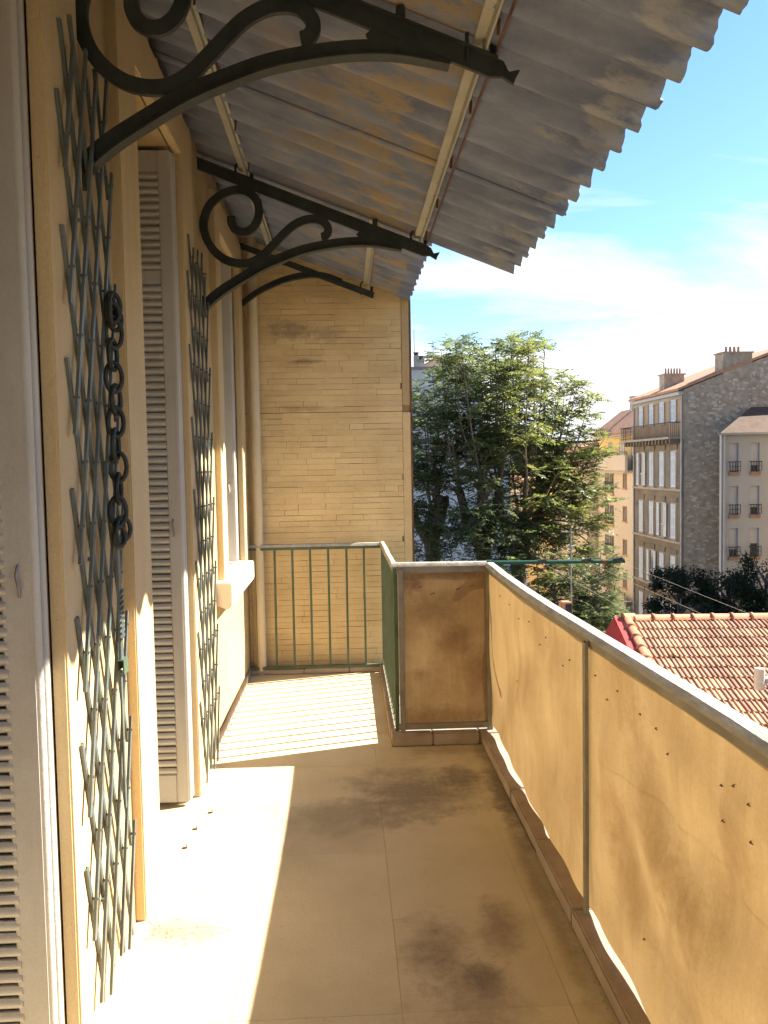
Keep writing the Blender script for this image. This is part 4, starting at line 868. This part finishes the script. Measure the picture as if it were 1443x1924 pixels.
# pale stones standing proud in the gable
pr = MB()
for k in range(1300):
    x, z = random.uniform(21.8, 30.5), random.uniform(-11, 8.2)
    if z > 6.0+(x-FX)*.36: continue
    a, b = random.uniform(.07, .22), random.uniform(.05, .11); d = random.uniform(.01, .05)
    pl = [(x+a*math.cos(t)*random.uniform(.8, 1.15), z+b*math.sin(t)*random.uniform(.8, 1.15)) for t in np.linspace(0, 2*math.pi, 7)[:-1]]
    pr.prism(pl, Y0-d, Y0-.0005, 'xz')
pr.build('gable_stones', 'gable_stone', sh)['kind'] = 'stuff'

# white block in front of the gable
wb = thing('white_apartment_block', 'white rendered apartment block with roller shutters and black balconettes', 'building', (26, 49.5, GZ))
pl = [(22.42, 48.0), (33, 48.0), (33, 51.35), (24.0, 51.35)]
pl2 = [(22.55, 48.26), (33, 48.26), (33, 51.35), (24.0, 51.35)]
MB().prism(pl2, GZ, 3.14, 'xy').build('wall', 'white_stucco', wb)
wr = [(xa, xa+.55, z1-1.72, z1) for xa in (22.91, 24.20, 26.2, 27.5, 29.5) for z1 in (2.61, 0.045, -2.48, -5.05, -7.6)]
pierced('front_wall', 'white_stucco', wb, wr, 22.42, 33, GZ, 3.15, 48.0, 48.25, 'y')
E0, E1, E2, E3 = Vector((22.22, 47.75, 3.22)), Vector((33.3, 47.75, 3.22)), Vector((33.3, 51.36, 4.95)), Vector((25.9, 51.36, 4.95))
E4 = Vector((23.9, 51.36, 3.22)); dz = Vector((0, 0, -.12))
MB().add([E0, E1, E2, E3, E4, E0+dz, E1+dz, Vector((33.3, 51.36, 3.1)), Vector((25.9, 51.36, 3.1)), E4+dz], [(0, 1, 2, 3), (0, 3, 4), (0, 5, 6, 1), (0, 4, 9, 5), (5, 9, 8, 7, 6), (1, 6, 7, 2), (2, 7, 8, 3), (3, 8, 9, 4)]).build('roof', 'brown_roof', wb)
MB().box(22.25, 33.2, 47.70, 47.80, 3.10, 3.225).build('gutter', 'white_stucco', wb); MB().tube([(22.58, 47.92, 3.1), (22.58, 47.92, GZ)], 0.07, 8).build('gutter_pipe', 'white_stucco', wb)
rolls = {}
for ci, xa in enumerate((22.91, 24.20, 26.2, 27.5, 29.5)):
    for ri, z1 in enumerate((2.61, 0.045, -2.48, -5.05, -7.6)):
        z0 = z1-1.72; xb = xa+.55; rs = random.choice((0.55, .68, .75, 1.0)) if (ci, ri) not in ((0, 0), (1, 0)) else (0.95 if ci == 0 else .78)
        w_ = MB().box(xa, xa+.04, 48.16, 48.2, z0, z1).box(xb-.04, xb, 48.16, 48.2, z0, z1).box(xa+.04, xb-.04, 48.16, 48.2, z1-.04, z1).box(xa+.04, xb-.04, 48.16, 48.2, z0+.8, z0+.85).build('window', 'white_stucco', wb)
        MB().box(xa, xb, 48.20, 48.22, z0, z1).build('pane', 'glass', w_)
        MB().box(xa, xb, 48.15, 48.17, z0+(z1-z0)*(1-rs), z1).build('roller_shutter', 'roller', w_)
        MB().box(xa-.05, xb+.05, 47.9, 48.1, z0-.20, z0).build('sill', 'dull_trim', w_)
        b_ = MB().box(xa-.06, xb+.06, 47.80, 47.83, z0+.58, z0+.63).box(xa-.06, xb+.06, 47.80, 47.83, z0+.05, z0+.09)
        for i in range(5): b_.box(xa-.06+i*(xb-xa+.09)/4, xa-.03+i*(xb-xa+.09)/4, 47.802, 47.828, z0+.09, z0+.58)
        b_.box(xa-.06, xb+.06, 47.802, 47.828, z0+.32, z0+.35)
        for xx in (xa-.06, xb+.03): b_.box(xx, xx+.03, 47.83, 47.99, z0+.58, z0+.62)
        b_.build('balconette', 'black_iron', w_)
gw = tag(MB().box(13.0, 22.3, 40.6, 40.9, GZ, -6.5).box(12.9, 22.4, 40.5, 41.0, -6.5, -6.35).build('garden_wall', 'white_stucco'), 'pale garden wall behind the dark evergreens', 'wall')

# cream and yellow block further down
yb = thing('yellow_apartment_block', 'cream and yellow apartment block with curved top terrace beyond the brown house', 'building', (26, 66, GZ))
MB().box(FX+.26, 33, 60.56, 68.84, GZ, 0.94).box(FX+.8, 33, 68.85, 71.8, GZ, 0.95).build('wall', 'cream_stucco', yb)
yr = [(62.15, 62.95, a, b) for a, b in ((-0.45, .68), (-3.0, -1.87), (-5.62, -4.45), (-8.18, -7.04))]+[(a, b, zc+.12, zc+1.62) for zc in (-0.99, -3.57, -6.05, -8.38) for a, b in ((65.25, 66.15), (66.45, 67.35))]
pierced('front_wall', 'cream_stucco', yb, yr, 60.55, 68.85, GZ, 0.95, FX, FX+.25, 'x')
MB().box(FX+.9, 33, 60.55, 71.8, .95, 3.85).build('upper_wall', 'yellow_stucco', yb)
cv = [(FX-.7, 60.5), (FX-.75, 63), (FX-.7, 66.0), (FX-.5, 68.3), (FX-.05, 70.0), (FX+.7, 71.2)]; cv = smooth_path(cv, 4)
inn = [(x+.18, y-.02) for x, y in cv][::-1]
MB().prism(cv+inn, 0.86, 2.12, 'xy').build('terrace_parapet', 'cream_stucco', yb)
MB().prism(cv+[(FX+.9, 71.2), (FX+.9, 60.5)], 0.80, 0.95, 'xy').build('terrace_slab', 'cream_stucco', yb)
tr = MB()
for a, b in zip(cv[:-1], cv[1:]): tr.bar((a[0]+.09, a[1], 2.36), (b[0]+.09, b[1], 2.36), .05, .05)
for p in cv[::3]: tr.box(p[0]+.07, p[0]+.11, p[1]-.02, p[1]+.02, 2.12, 2.36)
tr.build('terrace_rail', 'black_iron', yb)
MB().prism([(FX+.2, 3.78), (24.6, 5.9), (33.2, 4.4), (33.2, 4.6), (24.6, 6.12), (FX+.2, 3.98)], 60.5, 72.2, 'xz').build('roof', 'far_roof', yb)
MB().box(FX+.18, FX+.5, 60.52, 72.0, 3.66, 3.775).build('eave', 'white_stucco', yb)
MB().box(24.3, 24.8, 68.6, 69.2, 5.0, 7.05).box(24.23, 24.87, 68.53, 69.27, 7.05, 7.15).build('chimney', 'white_stucco', yb)
for z0, z1 in ((-0.45, .68), (-3.0, -1.87), (-5.62, -4.45), (-8.18, -7.04)):
    win_x(yb, FX, 62.15, 62.95, z0, z1, m_trim='orange_trim', rec=0.2)
for zc in (-0.99, -3.57, -6.05, -8.38):
    for a, b in ((65.25, 66.15), (66.45, 67.35)): win_x(yb, FX, a, b, zc+.12, zc+1.62, m_trim='pale_trim', rail_=True, sill=False, rec=0.2)
    MB().box(FX-.12, FX, 65.1, 67.5, zc-.1, zc+.1).build('sill', 'orange_trim', yb)
win_x(yb, FX+.9, 62.7, 63.6, 1.0, 3.2, sill=False); win_x(yb, FX+.9, 65.3, 66.4, 1.0, 3.2, sill=False); win_x(yb, FX+.9, 68.3, 69.2, 1.0, 3.2, sill=False)
MB().box(FX-.8, FX-.62, 60.45, 76.5, -9.9, -8.55).build('terrace_parapet', 'cream_stucco', yb); MB().box(FX-.62, FX, 60.45, 76.5, -9.9, -9.75).build('terrace_slab', 'cream_stucco', yb)
lr = MB().box(FX-.73, FX-.69, 60.5, 76.4, -8.35, -8.31)
for i in range(14): lr.box(FX-.73, FX-.69, 60.6+i*1.2, 60.64+i*1.2, -8.55, -8.35)
lr.build('terrace_rail', 'black_iron', yb)
for a, b in ((61.2, 63.4), (64.2, 66.4), (67.2, 68.4)):
    w_ = MB().box(FX-.06, FX-.001, a-.1, a, GZ+.14, -10.4).box(FX-.06, FX-.001, b, b+.1, GZ+.14, -10.4).box(FX-.06, FX-.001, a-.1, b+.1, -10.4, -10.2).build('shop_front', 'dark_wood', yb); MB().box(FX-.03, FX-.001, a, b, GZ+.14, -10.4).build('pane', 'glass', w_)
# houses down the street, seen through the tree
def row_house(name, label, y0, y1, top, m_, roofh=1.6, x=FX, mt='pale_trim'):
    t = thing(name, label, 'house', (x+4, (y0+y1)/2, GZ), 'houses far down the street')
    MB().box(x, x+10, y0+.02, y1-.02, GZ, top).build('wall', m_, t)
    MB().prism([(x-.4, top), (x+5, top+roofh), (x+10.4, top), (x+10.4, top+.2), (x+5, top+roofh+.2), (x-.4, top+.2)], y0, y1, 'xz').build('roof', 'far_roof', t)
    n = max(2, int((y1-y0)/3))
    z = top-2.4
    while z > GZ+1:
        for i in range(n):
            yc = y0+(i+.5)*(y1-y0)/n; win_x(t, x, yc-.45, yc+.45, z, z+1.6, random.choice(('closed', None)), m_trim=mt)
        z -= 3.1
    return t
row_house('row_house', 'cream rendered house behind the tree, next beyond the cream block', 72.3, 84, 0.6, 'cream_stucco')
row_house('row_house', 'pale yellow house further down the street, seen through the foliage', 84, 96, 2.0, 'yellow_stucco')
row_house('row_house', 'cream house far down the street behind the tree trunks', 96, 112, -0.5, 'cream_stucco')
t = thing('street_end_house', 'broad pale house closing the far end of the street behind the trees', 'house', (14, 118, GZ))
MB().box(2, 30, 116, 124, GZ, -1.2).build('wall', 'cream_stucco', t); MB().prism([(116-.4, -1.2), (120, .6), (124.4, -1.2)], 2, 30.2, 'yz').build('roof', 'far_roof', t)
for i in range(7):
    for z in (-4.2, -7.6): 
        w_ = MB().box(4+i*3.5, 5.2+i*3.5, 115.9, 116.02, z, z+2).build('window', 'pale_shutter', t)

# tall house on the far pavement beside us, which keeps the evergreens in shade
oh = thing('opposite_house', 'tall cream house across the street to the right, outside the picture', 'house', (29, 22, GZ))
MB().box(24.2, 34, 0, 44, GZ, 7.0).build('wall', 'cream_stucco', oh)
MB().prism([(23.8, 7.0), (29, 9.0), (34.4, 7.0), (34.4, 7.2), (29, 9.2), (23.8, 7.2)], -0.3, 44.2, 'xz').build('roof', 'far_roof', oh)
for i in range(12):
    for z in (-9.6, -6.3, -3.0, 0.3, 3.6): win_x(oh, 24.2, 1.6+i*3.6, 2.6+i*3.6, z, z+2.1, 'closed' if (i*3+int(z)) % 4 else None)

# pale houses on the near side of the street, hidden behind the tree, that throw sunlight back on the far side
for y0, y1, top in ((58.3, 76, 5.2), (76, 95, 4.0), (95, 112, 4.6)):
    t = thing('near_row_house', 'pale house on the near side of the street %s' % ('next after the blank gabled building' if y0 < 60 else 'in the middle of the row' if y0 < 80 else 'last before the far end'), 'house', (2, (y0+y1)/2, GZ))
    MB().box(-12, 9.1, y0+.02, y1-.02, GZ, top).build('wall', 'cream_stucco', t); MB().box(-12.2, 9.3, y0, y1, top, top+.2).build('roof', 'far_roof', t)

# white blank wall building left behind the tree
wt = thing('white_gabled_building', 'pale building with tall blank end wall behind the tree tops', 'building', (4, 47, GZ))
MB().box(-14, 9.1, 45, 58, GZ, 3.6).box(-14, 7.6, 45, 58, 3.6, 6.85).build('wall', 'blank_wall', wt)
MB().box(-14.2, 7.75, 44.9, 58.2, 6.85, 6.98).build('coping', 'pale_trim', wt)
MB().prism([(4.45, 6.98), (4.45, 7.18), (5.25, 7.60), (6.9, 7.25), (6.9, 6.98)], 46.5, 50, 'xz').build('roof_cabin', 'cream_stucco', wt)
MB().prism([(4.38, 7.14), (5.25, 7.62), (7.0, 7.24), (7.0, 7.30), (5.25, 7.69), (4.38, 7.20)], 46.4, 50.1, 'xz').build('cabin_roof', 'far_roof', wt)
for (a, b, zt) in ((3.87, 4.14, 7.62), (4.12, 4.45, 7.42)):
    c_ = MB().box(a, b-.01, 45.1, 45.5, 6.98, zt).build('chimney', 'white_stucco', wt); MB().tube([((a+b)/2, 45.3, zt), ((a+b)/2, 45.3, zt+.15)], .13, 10).tube([((a+b)/2, 45.3, zt+.15), ((a+b)/2, 45.3, zt+.18)], .17, 10).build('chimney_cap', 'black_iron', c_)
for x, z0, z1, lb in ((4.02, 6.98, 9.25, 'tall thin rooftop aerial beside the chimneys'), (5.09, 7.6, 8.62, 'shorter rooftop aerial with side arm on the gabled cabin')):
    t = thing('roof_aerial', lb, 'aerial', (x, 46.4, z0), 'aerials on the pale building')
    MB().tube([(x, 46.6, z0-.3), (x, 46.6, z1)], 0.025, 6).build('mast', 'steel', t)
    if z1 < 9: MB().bar((x-.28, 46.6, z1-.14), (x+.02, 46.6, z1-.16), .05, .05).bar((x-.04, 46.4, z1-.02), (x+.06, 46.8, z1-.02), .02, .02).build('side_arm', 'steel', t)
    else: MB().bar((x-.18, 46.4, z1-.75), (x+.02, 46.6, z1-.75), .02, .02).bar((x-.05, 46.6, z1-1.4), (x+.1, 46.6, z1-1.4), .02, .02).build('side_arm', 'steel', t)

# ------------------------------------------------------------------ trees
def leaf_mesh(name, items, m_, parent):
    """items: list of (pos, dir, up, length): compound leaves with paired leaflets, all in one crown mesh"""
    V = []; F_ = []
    rs = np.random.RandomState(len(items))
    for (p, d, u, L_) in items:
        d = d/np.linalg.norm(d); s_ = np.cross(d, u); ns = np.linalg.norm(s_)
        if ns < 1e-3: continue
        s_ /= ns; n = np.cross(s_, d)
        k = 7
        for i in range(k+1):
            t = 0.22+0.78*i/k; c = p+d*L_*t-n*0.20*L_*t*t
            for sg in ((-1, 1) if i < k else (0,)):
                ld = (s_*sg*0.9+d*0.45-n*rs.uniform(0, .45)) if sg else d-n*.3
                ld = ld/np.linalg.norm(ld); ll = L_*0.27*rs.uniform(.8, 1.15)*(1-.35*abs(t-.55)); lw = ll*0.40
                wv = np.cross(ld, n+rs.normal(0, .35, 3)); wv /= np.linalg.norm(wv)+1e-6
                b = len(V); V += [c, c+ld*ll*.45+wv*lw*.5, c+ld*ll, c+ld*ll*.45-wv*lw*.5]; F_.append((b, b+1, b+2, b+3))
    me = bpy.data.meshes.new(name); off = np.array(wloc(parent)); V = np.array(V)-off
    me.from_pydata(V.tolist(), [], F_); me.materials.append(M[m_])
    return link(name, me, parent)
def pollard(label, X, Y, head, shoots, seed, crown_m='leaf', nleaf=1.0, rtrunk=0.17, ll=(0.30, 0.46)):
    rs = np.random.RandomState(seed)
    t = thing('pollarded_tree', label, 'tree', (X, Y, GZ), 'trees before the pale blank wall')
    tk = MB(); lean = rs.normal(0, .12, 2)
    tr_ = [(X-lean[0], Y-lean[1], GZ), (X-lean[0]*.6, Y-lean[1]*.6, GZ+5), (X+.05, Y, head-2.2), (X, Y, head-.9)]
    tp = smooth_path(tr_, 5); tk.tube(tp, [rtrunk*(1.3-.35*i/len(tp)) for i in range(len(tp))], 10)
    heads = []
    for i in range(4):
        a = i*math.pi/2+rs.uniform(-.5, .5); hx, hy = X+math.cos(a)*rs.uniform(.2, .5), Y+math.sin(a)*rs.uniform(.2, .5); hz = head+rs.uniform(-.25, .35)
        lp = smooth_path([(X, Y, head-1.0), (X*.45+hx*.55, Y*.45+hy*.55, head-.55), (hx, hy, hz)], 4)
        tk.tube(lp, [rtrunk*(.72-.22*j/len(lp)) for j in range(len(lp))], 8); heads.append((hx, hy, hz))
        for q_ in range(4): tk.tube([(hx, hy, hz-.05), (hx+rs.normal(0, .06), hy+rs.normal(0, .06), hz+.09)], [rtrunk*.5, rtrunk*.3], 7)
    tk.build('trunk', 'bark', t, fix=False)
    sm = MB(); items = []; Z = np.array([0, 0, 1.0])
    for (tx, ty, tz, dens) in shoots:
        h_ = min(heads, key=lambda q_: (q_[0]-tx)**2+(q_[1]-ty)**2)
        a = np.array(h_); b = np.array((tx, ty, tz)); mid = (a+b)/2; mid[:2] = a[:2]*.38+b[:2]*.62+rs.normal(0, .06, 2)
        q1 = a*.75+b*.25; q1[:2] = a[:2]*.7+b[:2]*.3+rs.normal(0, .05, 2)
        path = [np.array(p) for p in smooth_path([a, q1, mid, b], 6)]; m_ = len(path)
        sm.tube(path, [0.032*(1-.82*i/m_) for i in range(m_)], 6)
        Lt = np.linalg.norm(b-a)
        # side twigs, more of them towards the top
        ntw = int(16.5*dens*Lt/3.2*nleaf)+4
        for k in range(ntw):
            f = 0.12+0.88*rs.beta(1.7, 1.0); i = min(m_-2, int(f*(m_-1))); p = path[i]*(1-(f*(m_-1)-i))+path[i+1]*(f*(m_-1)-i)
            az = rs.uniform(0, 2*math.pi); out = np.array([math.cos(az), math.sin(az), rs.uniform(.1, .9)])
            tl = rs.uniform(.15, .55)*(1.15-.5*f); e = p+out*tl
            sm.tube([p, p+out*tl*.55+Z*.02, e], [.009, .006, .004], 4, caps=False)
            for q_ in range(rs.randint(4, 8)):
                g = rs.uniform(.25, 1.0); pp = p+out*tl*g; az2 = az+rs.normal(0, 1.0); d = np.array([math.cos(az2), math.sin(az2), rs.uniform(-.35, .65)])
                items.append((pp, d, Z+rs.normal(0, .25, 3), rs.uniform(*ll)))
        for q_ in range(5):
            az2 = rs.uniform(0, 2*math.pi); items.append((path[-1], np.array([math.cos(az2), math.sin(az2), rs.uniform(.0, .9)]), Z, rs.uniform(*ll)*.8))
    sm.build('shoots', 'shoot', t, fix=False)
    leaf_mesh('crown', items, crown_m, t)
    return t
rs = np.random.RandomState(3)
def shoots(cx, w_, zt, n, Y, lean=0.0):
    out = []
    for i in range(n):
        x = cx+w_*(i/(n-1)-.5)*2+rs.normal(0, .12); rel = (x-cx)/w_
        out.append((x+lean*abs(rel), Y+rs.normal(0, .75), zt(x)+rs.normal(0, .22), 1.0))
    return out
zt_ = lambda x: float(np.interp(x, [0.3, 1.3, 1.7, 2.2, 2.7, 3.1, 3.6, 4.0, 4.5, 4.9, 5.3, 5.6], [2.4, 3.1, 3.3, 3.9, 4.1, 3.8, 4.1, 4.15, 4.05, 3.5, 2.8, 1.9]))
pollard('tree with thick dark trunk close to the edge of the yellow brick wall', 1.92, 18.6, 0.75, shoots(1.5, 0.95, lambda x: zt_(x)-.15, 11, 18.6)+[(0.9, 18.4, 1.2, 1.2), (1.6, 17.9, 1.5, 1.2), (2.2, 17.8, 1.3, 1.2), (1.3, 18, .6, 1.2), (2.0, 17.7, -.3, 1.3), (1.5, 17.7, -.6, 1.3), (1.2, 17.6, .1, 1.3), (2.3, 17.4, -.9, 1.5), (1.7, 17.4, -1.2, 1.5)], 11)
pollard('tallest upright tree with tall pale shoots in the middle of the group', 2.98, 17.8, 0.70, shoots(2.9, 0.9, zt_, 14, 17.8)+[(2.5, 17.2, 1.7, 1.2), (3.2, 17.2, 1.2, 1.2), (3.0, 17, .4, 1.2), (2.5, 17.1, .2, 1.2), (3.4, 17.2, -.2, 1.3), (2.7, 17.0, -.8, 1.3), (3.6, 17.2, -.9, 1.3), (2.9, 16.8, -1.3, 1.5), (3.4, 16.8, -1.4, 1.5), (2.4, 16.9, -.3, 1.3)], 12)
pollard('many stemmed tree leaning right with yellow green leaves', 3.85, 18.3, 0.35, shoots(4.1, 1.0, zt_, 13, 18.3)+[(5.3, 18.2, 2.3, 1.1), (5.55, 18.0, 1.7, 1.2), (5.2, 17.7, 1.3, 1.2), (5.7, 18.3, 1.0, 1.2), (4.6, 17.4, 1.5, 1.1), (4.2, 17.3, .8, 1.1), (4.9, 17.5, .5, 1.3), (5.5, 17.9, .2, 1.2), (4.5, 17.3, -.2, 1.2), (5.2, 17.6, -.5, 1.2), (3.9, 17.3, -.5, 1.2), (4.4, 17.0, -1.0, 1.4), (5.0, 17.2, -1.1, 1.4), (4.0, 16.9, -1.3, 1.4), (5.6, 17.8, -.4, 1.3), (5.75, 17.9, .7, 1.2), (5.45, 18.1, 2.95, 1.1), (5.8, 18.2, 2.1, 1.1), (5.25, 18.4, 3.3, 1.0)], 13, crown_m='leaf_yellow')
pollard('low bushy green tree just beyond the handrail beside the aerial', 4.75, 16.6, -2.4, [(4.2, 16.4, -1.0, 1.6), (4.6, 16.3, -.75, 1.6), (5.0, 16.3, -.9, 1.6), (5.35, 16.4, -1.25, 1.6), (4.9, 16.0, -1.3, 1.6), (4.4, 16.0, -1.4, 1.6), (5.5, 16.5, -1.6, 1.5), (4.0, 16.2, -1.5, 1.5), (5.2, 16.0, -1.8, 1.5), (4.7, 16.8, -.5, 1.5), (5.2, 16.5, -.2, 1.4), (5.6, 16.8, -.7, 1.4), (4.3, 16.7, -.3, 1.4)], 14, nleaf=1.6, rtrunk=.10, ll=(.24, .38))
def bushy(label, X, Y, zt, r_, seed, n=9000):
    rs2 = np.random.RandomState(seed); t = thing('evergreen_tree', label, 'tree', (X, Y, GZ), 'dark evergreens before the white block')
    tk = MB().tube([(X, Y, GZ), (X+.1, Y, zt-r_*2.2), (X, Y, zt-r_*.8)], [.2, .16, .06], 8)
    cl = []
    for i in range(26):
        a = rs2.uniform(0, 6.28); u = rs2.uniform(.2, 1)**.6; cz = zt-r_*rs2.uniform(.15, 2.6); rr_ = r_*u*math.sqrt(max(.15, 1-((cz-(zt-r_*1.2))/(r_*1.5))**2))
        c = np.array([X+math.cos(a)*rr_, Y+math.sin(a)*rr_, cz]); cl.append((c, rs2.uniform(.3, .62)*r_*.6))
        tk.tube([(X, Y, cz-r_*.5), tuple((c+np.array([X, Y, cz-.3]))/2), tuple(c)], [.07, .04, .02], 5)
    tk.build('trunk', 'bark', t, fix=False)
    V = []; F_ = []
    for i in range(n):
        c, s_ = cl[rs2.randint(len(cl))]; d = rs2.normal(0, 1, 3); d /= np.linalg.norm(d); p = c+d*s_*rs2.uniform(.45, 1.25)
        a_ = rs2.normal(0, 1, 3); a_ /= np.linalg.norm(a_); b_ = np.cross(a_, d); l = rs2.uniform(.10, .22); k = len(V); V += [p, p+a_*l*.5+b_*l*.25, p+a_*l, p+a_*l*.5-b_*l*.25]; F_.append((k, k+1, k+2, k+3))
    me = bpy.data.meshes.new('crown'); me.from_pydata((np.array(V)-np.array(wloc(t))).tolist(), [], F_); me.materials.append(M['leaf_dark']); link('crown', me, t)
bushy('dark evergreen nearest the brown house, lowest of the three', 15.9, 38.5, -3.7, 1.5, 1)
bushy('dark round evergreen between two others before the white block', 17.9, 37.5, -3.1, 1.7, 2)
bushy('dark evergreen at the picture edge before the white block', 20.2, 38.5, -2.9, 1.8, 3)
bushy('dark low evergreen in front of the garden wall', 17.0, 36.0, -4.7, 1.5, 4)
